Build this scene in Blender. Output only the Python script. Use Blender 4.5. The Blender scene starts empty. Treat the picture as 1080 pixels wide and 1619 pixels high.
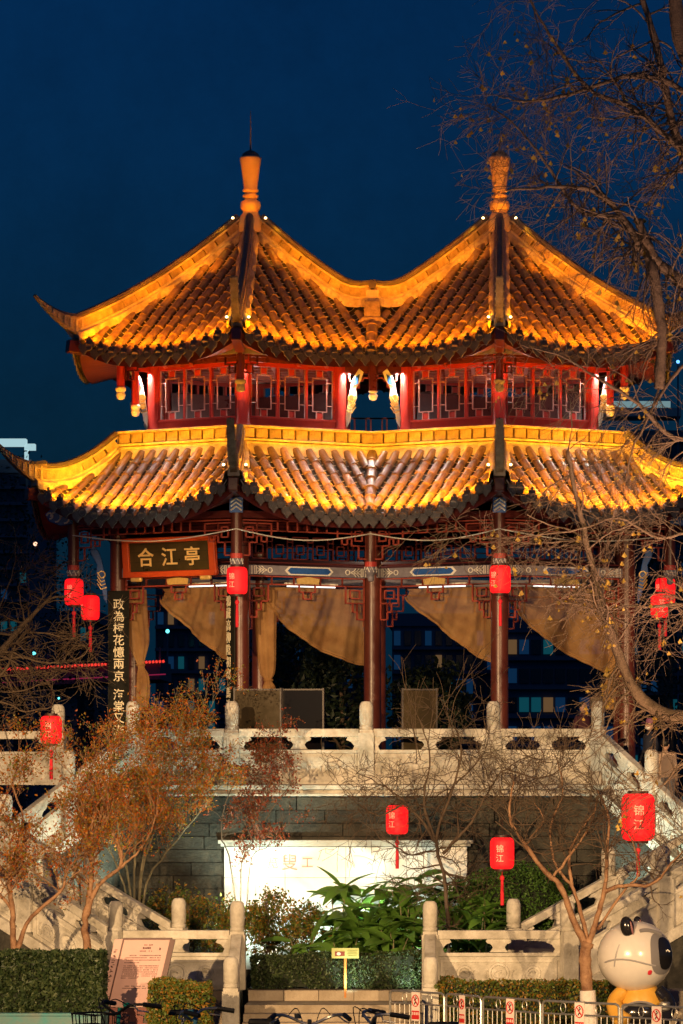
import bpy, math, random
from mathutils import Vector, Matrix, noise
V = Vector; RAD = math.radians
random.seed(11)
SC = bpy.context.scene; COL = SC.collection

# ------------------------------------------------------------------ camera
F, D, U0, V0, CX, ZC = 5758.0, 76.0, 790.0, 1230.0, 2.6, 4.8     # photo pixels / metres
cam = bpy.data.cameras.new('camera'); cam_o = bpy.data.objects.new('camera', cam); COL.objects.link(cam_o)
cam.sensor_fit = 'VERTICAL'; cam.sensor_height = 36; cam.lens = 36*F/1619
cam.shift_x = (540-U0)/1619; cam.shift_y = (V0-809.5)/1619
cam.clip_start = 1; cam.clip_end = 6000
cam_o.location = (CX, -D, ZC); cam_o.rotation_euler = (RAD(90), 0, 0)
SC.camera = cam_o

# ------------------------------------------------------------------ world, sun, exposure
w = bpy.data.worlds.new('World'); SC.world = w; w.use_nodes = True
nt = w.node_tree; bg = nt.nodes['Background']
sky = nt.nodes.new('ShaderNodeTexSky'); sky.sky_type = 'NISHITA'; sky.sun_disc = False
sky.sun_elevation = RAD(-1.0); sky.sun_rotation = RAD(180); sky.air_density = 1.0; sky.dust_density = 0.3; sky.ozone_density = 6.0
mul = nt.nodes.new('ShaderNodeMix'); mul.data_type = 'RGBA'; mul.blend_type = 'MULTIPLY'; mul.inputs[0].default_value = 1.0
mul.inputs[7].default_value = (0.16, 0.75, 1.35, 1)
nt.links.new(sky.outputs[0], mul.inputs[6])
glow = nt.nodes.new('ShaderNodeMix'); glow.data_type = 'RGBA'; glow.blend_type = 'ADD'; glow.inputs[0].default_value = 1.0      # even city glow in the air
glow.inputs[7].default_value = (0.006, 0.165, 0.37, 1)
nt.links.new(mul.outputs[2], glow.inputs[6]); nt.links.new(glow.outputs[2], bg.inputs[0])
tcw = nt.nodes.new('ShaderNodeTexCoord'); nz = nt.nodes.new('ShaderNodeTexNoise'); nz.inputs['Scale'].default_value = 9; nz.inputs['Detail'].default_value = 9; nz.inputs['Roughness'].default_value = .75
mrw = nt.nodes.new('ShaderNodeMapRange'); mrw.inputs['From Min'].default_value = .3; mrw.inputs['From Max'].default_value = .7; mrw.inputs['To Min'].default_value = .072; mrw.inputs['To Max'].default_value = .118    # faint thin cloud
nt.links.new(tcw.outputs['Generated'], nz.inputs['Vector']); nt.links.new(nz.outputs['Fac'], mrw.inputs['Value']); nt.links.new(mrw.outputs[0], bg.inputs[1])
sl = bpy.data.lights.new('moon', 'SUN'); sl.energy = 0.03; sl.angle = RAD(12); sl.color = (.6, .75, 1)
so = bpy.data.objects.new('moon', sl); COL.objects.link(so); so.rotation_euler = (RAD(50), 0, RAD(25))
SC.view_settings.view_transform = 'Standard'; SC.view_settings.look = 'None'
SC.view_settings.exposure = 0.0; SC.view_settings.gamma = 1.0
SC.render.engine = 'CYCLES'
SC.cycles.use_denoising = True
SC.cycles.max_bounces = 5; SC.cycles.diffuse_bounces = 3; SC.cycles.glossy_bounces = 3
SC.cycles.transparent_max_bounces = 8; SC.cycles.sample_clamp_indirect = 4.0
SC.cycles.caustics_reflective = False; SC.cycles.caustics_refractive = False

# light levels (watts) and lamp colours
WARM = (1.0, 0.27, 0.0); GOLD = (1.0, 0.40, 0.008); STREET = (1.0, 0.63, 0.30); COOL = (0.80, 1.0, 0.80); WHITE = (1.0, 0.93, 0.88)
P_EAVE_U, P_EAVE_L, P_RIDGE, P_BAND = 92, 175, 12, 26
P_DOWN, P_STREET, P_FLOOD = 210, 150000, 135

def light(name, kind, loc, energy, color, target=None, size=.1, size_y=None, angle=90, blend=.5, parent=None):
    l = bpy.data.lights.new(name, kind); l.energy = energy; l.color = color
    if kind == 'AREA':
        l.shape = 'RECTANGLE'; l.size = size; l.size_y = size_y or size
    elif kind == 'SPOT':
        l.spot_size = RAD(angle); l.spot_blend = blend; l.shadow_soft_size = size
    else: l.shadow_soft_size = size
    o = bpy.data.objects.new(name, l); COL.objects.link(o); o.location = loc
    if target is not None:
        o.rotation_euler = (V(target)-V(loc)).to_track_quat('-Z', 'Y').to_euler()
    return o

# ------------------------------------------------------------------ helpers
def pt(u, v, y):                    # photo pixel seen at depth y -> point in the place (metres)
    k = (y+D)/F
    return V((CX+(u-U0)*k, y, ZC-(v-V0)*k))

class MB:
    def __init__(s): s.v = []; s.f = []
    def add(s, vs, fs):
        b = len(s.v); s.v += [tuple(p) for p in vs]; s.f += [tuple(i+b for i in f) for f in fs]; return s
    def boxm(s, M, sz):
        x, y, z = sz[0]/2, sz[1]/2, sz[2]/2
        c = [M @ V(p) for p in ((-x,-y,-z),(x,-y,-z),(x,y,-z),(-x,y,-z),(-x,-y,z),(x,-y,z),(x,y,z),(-x,y,z))]
        return s.add(c, [(0,3,2,1),(4,5,6,7),(0,1,5,4),(1,2,6,5),(2,3,7,6),(3,0,4,7)])
    def box(s, c, sz, rz=0):
        return s.boxm(Matrix.Translation(V(c)) @ Matrix.Rotation(rz, 4, 'Z'), sz)
    def beam(s, p, q, wd, h, up=(0,0,1)):
        p, q = V(p), V(q); M = frame(p, q, up); L = (q-p).length
        return s.boxm(M @ Matrix.Translation((L/2,0,0)), (L, wd, h))
    def tube(s, pts, rad, n=6, cap=True, flat=1.0):
        pts = [V(p) for p in pts]; k = len(pts)
        if not hasattr(rad, '__len__'): rad = [rad]*k
        t0 = (pts[1]-pts[0]).normalized()
        ref = V((0,0,1)) if abs(t0.z) < .9 else V((1,0,0))
        a = t0.cross(ref).normalized(); vs = []
        for i, p in enumerate(pts):
            t = (pts[min(i+1,k-1)]-pts[max(i-1,0)])
            t = t.normalized() if t.length > 1e-9 else t0
            a = (a - t*a.dot(t)); a = a.normalized() if a.length > 1e-6 else t.orthogonal().normalized()
            b = t.cross(a)
            for j in range(n):
                g = 2*math.pi*j/n
                vs.append(p + (a*math.cos(g)+b*math.sin(g)*flat)*rad[i])
        fs = [(i*n+j, i*n+(j+1)%n, (i+1)*n+(j+1)%n, (i+1)*n+j) for i in range(k-1) for j in range(n)]
        if cap: fs += [tuple(reversed(range(n))), tuple(range((k-1)*n, k*n))]
        return s.add(vs, fs)
    def lathe(s, prof, c=(0,0,0), n=14, M=None, sx=1, sy=1):
        c = V(c); vs = []; k = len(prof)
        for r, z in prof:
            for j in range(n):
                g = 2*math.pi*j/n; p = V((r*sx*math.cos(g), r*sy*math.sin(g), z))
                vs.append((M @ p if M else p) + c)
        fs = [(i*n+j, i*n+(j+1)%n, (i+1)*n+(j+1)%n, (i+1)*n+j) for i in range(k-1) for j in range(n)]
        fs += [tuple(reversed(range(n))), tuple(range((k-1)*n, k*n))]
        return s.add(vs, fs)
    def prism(s, poly, M, t):           # polygon in local x,z ; thickness t along local y (centred)
        n = len(poly)
        vs = [M @ V((x, -t/2, z)) for x, z in poly] + [M @ V((x, t/2, z)) for x, z in poly]
        fs = [tuple(range(n)), tuple(reversed(range(n, 2*n)))] + [(i, i+n, (i+1)%n+n, (i+1)%n) for i in range(n)]
        return s.add(vs, fs)
    lipf = ()
    def grid(s, fn, nu, nv, close=False):
        b = [fn(i/nu, j/nv) for j in range(nv+1) for i in range(nu+1)]
        return s.add(b, [(j*(nu+1)+i, j*(nu+1)+i+1, (j+1)*(nu+1)+i+1, (j+1)*(nu+1)+i) for j in range(nv) for i in range(nu)])
    def mesh(s, name, m, smooth=False, sharp=None):
        me = bpy.data.meshes.new(name); me.from_pydata(s.v, [], s.f); me.materials.append(m)
        if smooth:
            me.polygons.foreach_set('use_smooth', [True]*len(me.polygons))
            if sharp: me.set_sharp_from_angle(angle=RAD(sharp))
        me.update(); return me
    def build(s, name, m, parent=None, smooth=False, bevel=0, sharp=40):
        o = bpy.data.objects.new(name, s.mesh(name, m, smooth or bevel > 0, sharp)); link(o, parent)
        if bevel:
            b = o.modifiers.new('bevel', 'BEVEL'); b.width = bevel; b.segments = 2; b.limit_method = 'ANGLE'
        return o

def world(o):
    return ((world(o.parent) @ o.matrix_parent_inverse) if o.parent else Matrix.Identity(4)) @ o.matrix_basis
def link(o, parent=None):
    COL.objects.link(o)
    if parent is not None:
        o.parent = parent; o.matrix_parent_inverse = world(parent).inverted()
    return o
def frame(p, q, up=(0,0,1)):
    x = (V(q)-V(p)).normalized(); y = V(up).cross(x)
    y = y.normalized() if y.length > 1e-6 else x.orthogonal().normalized(); z = x.cross(y)
    M = Matrix((x, y, z)).transposed().to_4x4(); M.translation = p; return M
def tag(o, label, cat, group=None, kind=None):
    if label: o['label'] = label
    if cat: o['category'] = cat
    if group: o['group'] = group
    if kind: o['kind'] = kind
    return o
def thing(name, loc, label, cat, group=None):
    o = bpy.data.objects.new(name, None); COL.objects.link(o); o.location = loc; o.empty_display_size = .2
    return tag(o, label, cat, group)
def inst(name, me, M, parent):
    o = bpy.data.objects.new(name, me); link(o, parent); o.matrix_basis = M; return o
def smooth_path(pts, n=6):
    out = []; P = [V(p) for p in pts]
    for i in range(len(P)-1):
        a, b, c, d = P[max(i-1,0)], P[i], P[i+1], P[min(i+2,len(P)-1)]
        for k in range(n):
            t = k/n
            out.append(.5*((2*b)+(c-a)*t+(2*a-5*b+4*c-d)*t*t+(3*b-a-3*c+d)*t**3))
    return out+[P[-1]]
def lerp(a, b, t): return a+(b-a)*t

# ------------------------------------------------------------------ materials
def mat(name, col, rough=.6, col2=None, scale=6, detail=5, metal=0, bump=0, bscale=40, rnd=0, emit=None, es=0, spec=.5, trans=0, coat=0, obj=True):
    m = bpy.data.materials.new(name); m.use_nodes = True; n = m.node_tree.nodes; L = m.node_tree.links
    b = n['Principled BSDF']
    b.inputs['Roughness'].default_value = rough; b.inputs['Metallic'].default_value = metal
    b.inputs['Specular IOR Level'].default_value = spec; b.inputs['Coat Weight'].default_value = coat
    b.inputs['Base Color'].default_value = (*col, 1)
    tc = n.new('ShaderNodeTexCoord'); src = tc.outputs['Object']
    out = None
    if col2:
        t = n.new('ShaderNodeTexNoise'); t.inputs['Scale'].default_value = scale; t.inputs['Detail'].default_value = detail
        t.inputs['Roughness'].default_value = .65
        L.new(src, t.inputs['Vector'])
        r = n.new('ShaderNodeValToRGB'); r.color_ramp.elements[0].position = .32; r.color_ramp.elements[1].position = .68
        r.color_ramp.elements[0].color = (*col, 1); r.color_ramp.elements[1].color = (*col2, 1)
        L.new(t.outputs['Fac'], r.inputs[0]); out = r.outputs[0]
        rr = n.new('ShaderNodeMapRange'); rr.inputs['To Min'].default_value = max(.02, rough-.12); rr.inputs['To Max'].default_value = min(1, rough+.14)
        L.new(t.outputs['Fac'], rr.inputs['Value']); L.new(rr.outputs[0], b.inputs['Roughness'])
    if rnd:
        oi = n.new('ShaderNodeObjectInfo'); mr = n.new('ShaderNodeMapRange')
        mr.inputs['To Min'].default_value = 1-rnd; mr.inputs['To Max'].default_value = 1+rnd
        L.new(oi.outputs['Random'], mr.inputs['Value'])
        hs = n.new('ShaderNodeHueSaturation'); L.new(mr.outputs[0], hs.inputs['Value'])
        if out is None: hs.inputs['Color'].default_value = (*col, 1)
        else: L.new(out, hs.inputs['Color'])
        out = hs.outputs[0]
    if out is not None: L.new(out, b.inputs['Base Color'])
    if bump:
        t2 = n.new('ShaderNodeTexNoise'); t2.inputs['Scale'].default_value = bscale; t2.inputs['Detail'].default_value = 6
        L.new(src, t2.inputs['Vector'])
        bp = n.new('ShaderNodeBump'); bp.inputs['Strength'].default_value = bump; bp.inputs['Distance'].default_value = .03
        L.new(t2.outputs['Fac'], bp.inputs['Height']); L.new(bp.outputs[0], b.inputs['Normal'])
    if emit:
        b.inputs['Emission Color'].default_value = (*emit, 1); b.inputs['Emission Strength'].default_value = es
    if trans:
        tr = n.new('ShaderNodeBsdfTranslucent'); mx = n.new('ShaderNodeMixShader'); mx.inputs[0].default_value = trans
        if out is not None: L.new(out, tr.inputs[0])
        else: tr.inputs[0].default_value = (*col, 1)
        L.new(b.outputs[0], mx.inputs[1]); L.new(tr.outputs[0], mx.inputs[2])
        L.new(mx.outputs[0], n['Material Output'].inputs[0])
    return m
def leafmat(name, c1, c2, c3=None, rough=.45, trans=.3):
    m = bpy.data.materials.new(name); m.use_nodes = True; n = m.node_tree.nodes; L = m.node_tree.links
    b = n['Principled BSDF']; b.inputs['Roughness'].default_value = rough
    g = n.new('ShaderNodeNewGeometry'); r = n.new('ShaderNodeValToRGB'); e = r.color_ramp.elements
    e[0].color = (*c1, 1); e[1].color = (*c2, 1)
    if c3: x = e.new(.5); x.color = (*c2, 1); e[2].color = (*c3, 1)
    L.new(g.outputs['Random Per Island'], r.inputs[0]); L.new(r.outputs[0], b.inputs['Base Color'])
    tr = n.new('ShaderNodeBsdfTranslucent'); L.new(r.outputs[0], tr.inputs[0])
    mx = n.new('ShaderNodeMixShader'); mx.inputs[0].default_value = trans
    L.new(b.outputs[0], mx.inputs[1]); L.new(tr.outputs[0], mx.inputs[2]); L.new(mx.outputs[0], n['Material Output'].inputs[0])
    return m
def gauze(m, k):
    n = m.node_tree.nodes; L = m.node_tree.links; o = n['Material Output']; src = o.inputs[0].links[0].from_socket
    t = n.new('ShaderNodeBsdfTransparent'); x = n.new('ShaderNodeMixShader'); x.inputs[0].default_value = k
    L.new(src, x.inputs[1]); L.new(t.outputs[0], x.inputs[2]); L.new(x.outputs[0], o.inputs[0]); return m
M = dict(
 tile = mat('glazed_tile', (.15,.085,.055), .34, (.30,.20,.14), 5, bump=.35, bscale=30, rnd=.42),
 tile2= mat('pan_tile', (.032,.026,.022), .5, (.085,.07,.06), 3, bump=.2, bscale=25),
 lip = mat('tile_lip', (.36,.33,.29), .5, (.56,.52,.46), 6),
 drip = mat('drip_tile', (.085,.075,.075), .6, (.14,.12,.115), 14, bump=.4, bscale=60, rnd=.25),
 plaster = mat('ridge_plaster', (.30,.23,.15), .75, (.58,.50,.38), 4, bump=.5, bscale=22, rnd=.10),
 ridge = mat('ridge_brick', (.20,.14,.085), .7, (.40,.30,.20), 7, bump=.5, bscale=30, rnd=.28),
 finial = mat('finial_gold', (.50,.36,.20), .45, (.60,.46,.28), 3, bump=.15),
 cap  = mat('ridge_cap', (.07,.06,.055), .5, (.13,.11,.10), 8, bump=.2),
 gold = mat('gilt', (.62,.42,.13), .35, (.75,.55,.22), 20, metal=.2),
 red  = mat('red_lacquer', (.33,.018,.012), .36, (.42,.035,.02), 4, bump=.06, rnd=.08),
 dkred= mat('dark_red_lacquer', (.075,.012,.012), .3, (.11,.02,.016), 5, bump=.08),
 brown= mat('brown_lacquer', (.085,.018,.012), .36, (.12,.028,.016), 4, bump=.05),
 lattice = mat('lattice_red', (.28,.04,.025), .45, (.36,.07,.045), 8),
 lattedge = mat('lattice_pale', (.34,.11,.085), .5, (.44,.18,.14), 8),
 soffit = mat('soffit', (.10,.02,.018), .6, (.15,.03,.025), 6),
 teal = mat('ceiling_paint', (.42,.58,.50), .7, (.62,.70,.62), 3),
 blue = mat('painted_blue', (.012,.07,.30), .5, (.02,.12,.45), 20),
 white= mat('painted_white', (.72,.70,.66), .55, (.80,.78,.74), 10),
 grey = mat('painted_grey', (.16,.15,.20), .6, (.24,.23,.28), 12),
 black= mat('black_lacquer', (.010,.010,.008), .5, (.02,.018,.014), 5),
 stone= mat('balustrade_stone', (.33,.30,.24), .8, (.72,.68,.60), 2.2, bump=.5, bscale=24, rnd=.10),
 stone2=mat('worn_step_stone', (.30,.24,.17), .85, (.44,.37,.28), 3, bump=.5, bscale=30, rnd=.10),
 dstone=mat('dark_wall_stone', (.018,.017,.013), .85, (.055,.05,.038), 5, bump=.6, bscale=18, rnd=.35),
 joint= mat('mortar_dark', (.04,.04,.035), .9),
 marble=mat('white_marble', (.74,.74,.72), .5, (.82,.82,.80), 2, bump=.05, rnd=.03),
 shelf= mat('grey_shelf', (.40,.40,.36), .6, (.5,.5,.46), 6),
 wallred=mat('faded_red_paint', (.62,.30,.26), .6),
 redpaint=mat('red_paint', (.55,.06,.05), .5),
 bark = mat('bark', (.13,.085,.05), .85, (.22,.15,.09), 14, bump=.7, bscale=45),
 bark2= mat('crape_bark', (.15,.065,.03), .7, (.42,.24,.13), 5, bump=.6, bscale=26),
 bark3= mat('dark_twig', (.07,.045,.03), .8, (.12,.08,.05), 10),
 pale = mat('pale_stem', (.17,.15,.09), .8, (.25,.22,.14), 10),
 lime = mat('whitewash', (.62,.55,.50), .9, (.75,.70,.66), 8, bump=.4),
 cloth= gauze(mat('gauze_curtain', (.40,.20,.07), .9, (.64,.38,.15), 2.2, bump=.25, bscale=60, trans=.35), .36),
 metal= mat('galvanised', (.52,.50,.46), .35, (.62,.60,.56), 20, metal=.85),
 soil = mat('soil', (.035,.025,.018), .95, (.06,.045,.03), 8, bump=.6),
 asphalt=mat('asphalt', (.045,.045,.045), .85, (.065,.065,.062), 30, bump=.3, bscale=120),
 pave = mat('paving', (.22,.20,.17), .8, (.30,.27,.23), 6, bump=.3),
 lantern=mat('lantern_silk', (.6,.01,.01), .6, emit=(1,.008,.012), es=1.15),
 lrib = mat('lantern_rib', (.30,.006,.006), .6, emit=(1,.004,.006), es=.45),
 lcap = mat('lantern_cap', (.05,.02,.015), .5),
 tassel=mat('tassel', (.55,.01,.02), .7, emit=(1,.01,.02), es=.22),
 lchar= mat('lantern_characters', (.8,.4,.25), .6, emit=(1,.25,.14), es=1.0),
 night= mat('night_facade', (.08,.10,.14), .9, (.13,.15,.19), .3),
 night2=mat('night_facade_warm', (.10,.09,.11), .9, (.15,.13,.14), .3),
 wdark= mat('dark_window', (.012,.02,.035), .15),
 wteal= mat('lit_window_teal', (.01,.02,.03), .6, emit=(.02,.30,.40), es=.16),
 wblue= mat('lit_window_blue', (.01,.015,.03), .6, emit=(.02,.13,.36), es=.14),
 wwarm= mat('lit_window_warm', (.02,.015,.01), .6, emit=(.55,.30,.12), es=.22),
 wwht = mat('lit_window_white', (.3,.3,.3), .3, emit=(.55,.85,.9), es=.7),
 ltube= mat('fluorescent', (.9,.9,.9), .3, emit=(1,.97,.9), es=1.6),
 led  = mat('led_red', (.4,.02,.01), .4, emit=(1,.05,.03), es=1.1),
 lamp = mat('lamp_glow', (1,.8,.4), .3, emit=(1,.72,.28), es=9),
 hedge= leafmat('hedge_leaf', (.018,.035,.014), (.05,.085,.03), (.10,.13,.05)),
 bush = leafmat('bush_leaf', (.06,.11,.018), (.14,.19,.03), (.38,.16,.02)),
 green= leafmat('moss_bush_leaf', (.04,.10,.014), (.08,.19,.025), (.12,.24,.04)),
 orange=leafmat('autumn_leaf', (.46,.07,.012), (.56,.21,.02), (.17,.23,.03), trans=.4),
 rust = leafmat('rust_leaf', (.24,.03,.012), (.30,.07,.02), (.10,.07,.02), trans=.4),
 ginkgo=leafmat('ginkgo_leaf', (.50,.30,.04), (.62,.42,.08), trans=.4),
 big  = leafmat('broad_leaf', (.06,.16,.025), (.11,.25,.04), (.20,.33,.07), rough=.3, trans=.35),
 darkleaf=leafmat('dark_leaf', (.012,.022,.012), (.025,.04,.02)),
)
def char_mesh(s, size, m, ext=.006, name='characters', weight=.0):
    c = bpy.data.curves.new('t', 'FONT'); c.body = s; c.size = size; c.extrude = ext; c.align_x = 'CENTER'; c.align_y = 'CENTER'
    c.resolution_u = 2; c.offset = weight
    o = bpy.data.objects.new('t', c); COL.objects.link(o); bpy.context.view_layer.update()
    me = bpy.data.meshes.new_from_object(o.evaluated_get(bpy.context.evaluated_depsgraph_get()))
    bpy.data.objects.remove(o); bpy.data.curves.remove(c)
    me.name = name; me.materials.clear(); me.materials.append(m)
    xs = [v.co.x for v in me.vertices]; ys = [v.co.y for v in me.vertices]
    cx, cy = (min(xs)+max(xs))/2, (min(ys)+max(ys))/2
    for v in me.vertices: v.co.x -= cx; v.co.y -= cy
    return me

# ================================================================== ground and terrace
def ground_z(y): return 0 if y > -36 else (1.75 if y < -39 else 1.75*(-36-y)/3)
mb = MB(); ys = [-140, -60, -39, -36, -18, 20]; xs = [-300, -60, 0, 60, 300]
for i in range(len(xs)-1):
    for j in range(len(ys)-1):
        mb.add([(xs[i],ys[j],ground_z(ys[j])),(xs[i+1],ys[j],ground_z(ys[j])),(xs[i+1],ys[j+1],ground_z(ys[j+1])),(xs[i],ys[j+1],ground_z(ys[j+1]))], [(0,1,2,3)])
tag(mb.build('street', M['asphalt']), 'dark asphalt street below the terrace steps', None, kind='structure')
tag(MB().box((0,1900,-4.1), (5200,3760,.2)).build('river', mat('river_water', (.01,.014,.022), .12)), 'dark river beyond the pavilion', None, kind='structure')

terr = thing('stone_terrace', (0,-5,0), 'grey block terrace with pale cornice carrying the double pavilion', 'terrace')
ZF = 4.68
mb = MB(); mb.box((0,-.4,(ZF-.3)/2), (11.2,9.3,ZF-.3)); mb.build('core', M['joint'], terr)
mb = MB(); mb.box((0,-.45,ZF-.08), (11.6,9.5,.16)); mb.build('floor_slab', M['pave'], terr)
mb = MB()
for z, h, o in ((4.62,.09,.10), (4.53,.07,.04), (4.475,.055,.13)):
    mb.box((0,-5.06-o/2,z), (9.4+o*2,.26+o,h))
mb.build('cornice', M['stone'], terr, bevel=.01)
# dark stone blocks, one by one
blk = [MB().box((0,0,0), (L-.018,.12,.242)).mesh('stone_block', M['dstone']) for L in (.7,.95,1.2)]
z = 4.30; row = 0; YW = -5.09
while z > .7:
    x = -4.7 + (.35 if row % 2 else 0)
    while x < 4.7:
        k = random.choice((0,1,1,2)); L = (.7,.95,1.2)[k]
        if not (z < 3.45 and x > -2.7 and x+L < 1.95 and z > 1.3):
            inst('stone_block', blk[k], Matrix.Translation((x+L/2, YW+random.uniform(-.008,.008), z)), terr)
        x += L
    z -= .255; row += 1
mb = MB(); mb.box((-.39,-5.23,3.56), (4.95,.22,.07)); mb.box((-.39,-5.27,3.50), (4.85,.08,.06)); mb.build('ledge', M['shelf'], terr, bevel=.008)
slab = MB().box((0,0,0), (1.172,.08,.588)).mesh('marble_slab', M['marble'])
for i in range(4):
    for j in range(4):
        inst('marble_slab', slab, Matrix.Translation((-2.16+i*1.18+.0, -5.20+random.uniform(-.002,.002), 3.16-j*.595)), terr)
for ch, u, vv in (('览', 431, 1364), ('叟', 458, 1363), ('工', 486, 1364)):
    me = char_mesh(ch, .24 if ch != '叟' else .34, M['wallred'], .006)
    p = pt(u, vv, -5.25)
    inst('wall_characters', me, Matrix.Translation(p) @ Matrix.Rotation(RAD(90),4,'X'), terr)

# ------------------------------------------------------------------ balustrades and stairs
post_mb = MB(); post_mb.box((0,0,.5), (.30,.30,1.0)); post_mb.box((0,0,1.03), (.26,.26,.06))
post_mb.lathe([(.11,1.05),(.135,1.08),(.135,1.12),(.12,1.14),(.135,1.17),(.137,1.50),(.12,1.57),(.085,1.61),(.0,1.62)], n=14)
POST = post_mb.mesh('post', M['stone'], True, 35)
def baluster_poly(): return [(-.20,.20),(-.24,.14),(-.21,.10),(-.15,.09),(-.11,.03),(-.13,-.01),(-.17,-.06),(.17,-.06),(.13,-.01),(.11,.03),(.15,.09),(.21,.10),(.24,.14),(.20,.20)]
def bay(t, p, q, mid=1):
    """rail, cloud balusters and carved panel between two post bases p and q"""
    p, q = V(p), V(q); d = q-p; h = V((d.x,d.y,0)); e = h.normalized(); sl = d.z/h.length
    p = p+e*.14+V((0,0,sl*.14)); q = q-e*.14-V((0,0,sl*.14)); L = (q-p).length; Lh = V((q.x-p.x,q.y-p.y,0)).length
    Z = lambda z: V((0,0,z))
    nrm = V((e.y,-e.x,0))
    Sh = Matrix(((e.x, -nrm.x, 0, p.x), (e.y, -nrm.y, 0, p.y), (sl, 0, 1, p.z), (0,0,0,1)))      # x along, y inward, z up, sheared with the slope
    mb = MB(); mb.prism([(0,.92),(Lh,.92),(Lh,1.03),(Lh,1.08),(0,1.08),(0,1.03)], Sh, .2); mb.build('rail', M['stone'], t, bevel=.012)
    for i in range(mid):
        c = Lh*(i+1)/(mid+1)
        mb = MB(); mb.prism([(x+c, z+.74) for x, z in baluster_poly()], Sh, .14); mb.build('baluster', M['stone'], t, bevel=.01)
    for sgn, c in ((1,0),(-1,Lh)):
        mb = MB(); mb.prism([(c,.92),(c+sgn*.22,.92),(c+sgn*.25,.86),(c+sgn*.15,.82),(c+sgn*.09,.74),(c+sgn*.13,.66),(c,.66)][::sgn], Sh, .12); mb.build('baluster', M['stone'], t)
    mb = MB(); mb.prism([(0,.0),(Lh,.0),(Lh,.60),(0,.60)], Sh, .12); mb.prism([(0,.605),(Lh,.605),(Lh,.67),(0,.67)], Sh, .17)
    pn = mb.build('panel', M['stone'], t, bevel=.006)
    mb = MB()                                                   # relief: raised frame, roundel and scrolls
    for a, b, c_, d_ in ((.05,.05,Lh-.05,.09),(.05,.50,Lh-.05,.54),(.05,.09,.09,.50),(Lh-.09,.09,Lh-.05,.50)):
        mb.prism([(a,b),(c_,b),(c_,d_),(a,d_)], Sh @ Matrix.Translation((0,-.07,0)), .03)
    for c in ([Lh/2] if Lh < 1.3 else [Lh*.5, Lh*.22, Lh*.78]):
        rr = .17 if c == Lh*.5 else .12
        ring = [Sh @ V((c+rr*math.cos(g), -.062, .295+rr*math.sin(g))) for g in [2*math.pi*i/16 for i in range(17)]]
        mb.tube(ring, .034, 5, cap=False)
        sp = [Sh @ V((c+(.03+.012*i)*math.cos(i*.7), -.062, .295+(.02+.010*i)*math.sin(i*.7))) for i in range(9)]
        mb.tube(sp, .028, 4)
    x = .14
    while x < Lh-.2:
        sp = [Sh @ V((x+.05*math.cos(g*.9)*(1-g/7)+g*.012, -.062, .15+.28*((g/6) % 1)*.9+.03*math.sin(g*2))) for g in range(6)]
        mb.tube(sp, .024, 4); x += .24
    mb.build('relief', M['stone'], pn)
def balustrade(name, posts, label, group=None, mids=None):
    t = thing(name, posts[0], label, 'balustrade', group)
    for i, p in enumerate(posts):
        d = V(posts[min(i+1,len(posts)-1)])-V(posts[max(i-1,0)])
        inst('post', POST, Matrix.Translation(V(p)) @ Matrix.Rotation(math.atan2(d.y,d.x),4,'Z'), t)
    for i in range(len(posts)-1): bay(t, posts[i], posts[i+1], (mids or [1]*9)[i])
    return t
def stairs(name, p, q, wdt, inward, label):
    """flight from p (top) to q (bottom): edge line p-q, treads extend along inward"""
    t = thing(name, q, label, 'stairs'); p, q = V(p), V(q); n = max(3, round((p.z-q.z)/.165)); inw = V(inward).normalized()
    for i in range(n):
        a = p.lerp(q, i/n); b = p.lerp(q, (i+1)/n); zt = p.z+(q.z-p.z)*(i+1)/n; lo = -.02
        P = [V((x.x,x.y,0)) for x in (a, b, b+inw*wdt, a+inw*wdt)]
        mb = MB(); mb.add([V((v.x,v.y,lo)) for v in P]+[V((v.x,v.y,zt)) for v in P], [(3,2,1,0),(4,5,6,7),(0,1,5,4),(1,2,6,5),(2,3,7,6),(3,0,4,7)])
        mb.build('step', M['stone2'], t)
    return t
A = [(-4.55,-5,ZF), (-2.62,-5,ZF), (0,-5,ZF), (2.48,-5,ZF), (4.52,-5,ZF)]
balustrade('stone_balustrade', A, 'pale stone balustrade along the terrace edge in front of the pavilion', mids=[1,1,1,1])
UL = [(-4.55,-5.02,ZF), (-5.69,-6.0,3.72), (-6.83,-7.0,2.76)]; UR = [(4.52,-5.02,ZF), (5.52,-6.0,3.73), (6.55,-7.0,2.78)]
def flight_rail(name, posts, label, first=True):
    t = thing(name, posts[-1], label, 'balustrade')
    for i, p in enumerate(posts):
        if i == 0 and not first: continue
        d = V(posts[min(i+1,len(posts)-1)])-V(posts[max(i-1,0)])
        inst('post', POST, Matrix.Translation(V(p)) @ Matrix.Rotation(math.atan2(d.y,d.x),4,'Z'), t)
    for i in range(len(posts)-1): bay(t, posts[i], posts[i+1], 1)
    return t
def stringer(t, p, q, hh=.20):
    p, q = V(p), V(q); mb = MB(); mb.beam(p-V((0,0,.10)), q-V((0,0,.10)), .34, hh); mb.build('stringer', M['stone'], t, bevel=.01)
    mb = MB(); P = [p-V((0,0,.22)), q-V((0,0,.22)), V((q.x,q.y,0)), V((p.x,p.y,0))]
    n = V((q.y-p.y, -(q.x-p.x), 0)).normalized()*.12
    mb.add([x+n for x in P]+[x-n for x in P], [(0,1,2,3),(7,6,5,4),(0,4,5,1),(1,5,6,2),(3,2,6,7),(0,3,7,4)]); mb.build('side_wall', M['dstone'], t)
t = flight_rail('stair_balustrade', UL, 'sloping stone balustrade of the upper flight behind the orange-leaved shrubs', False); stringer(t, UL[0], UL[2])
t = flight_rail('stair_balustrade', UR, 'sloping stone balustrade of the upper flight beside the large ginkgo limb', False); stringer(t, UR[0], UR[2])
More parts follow.
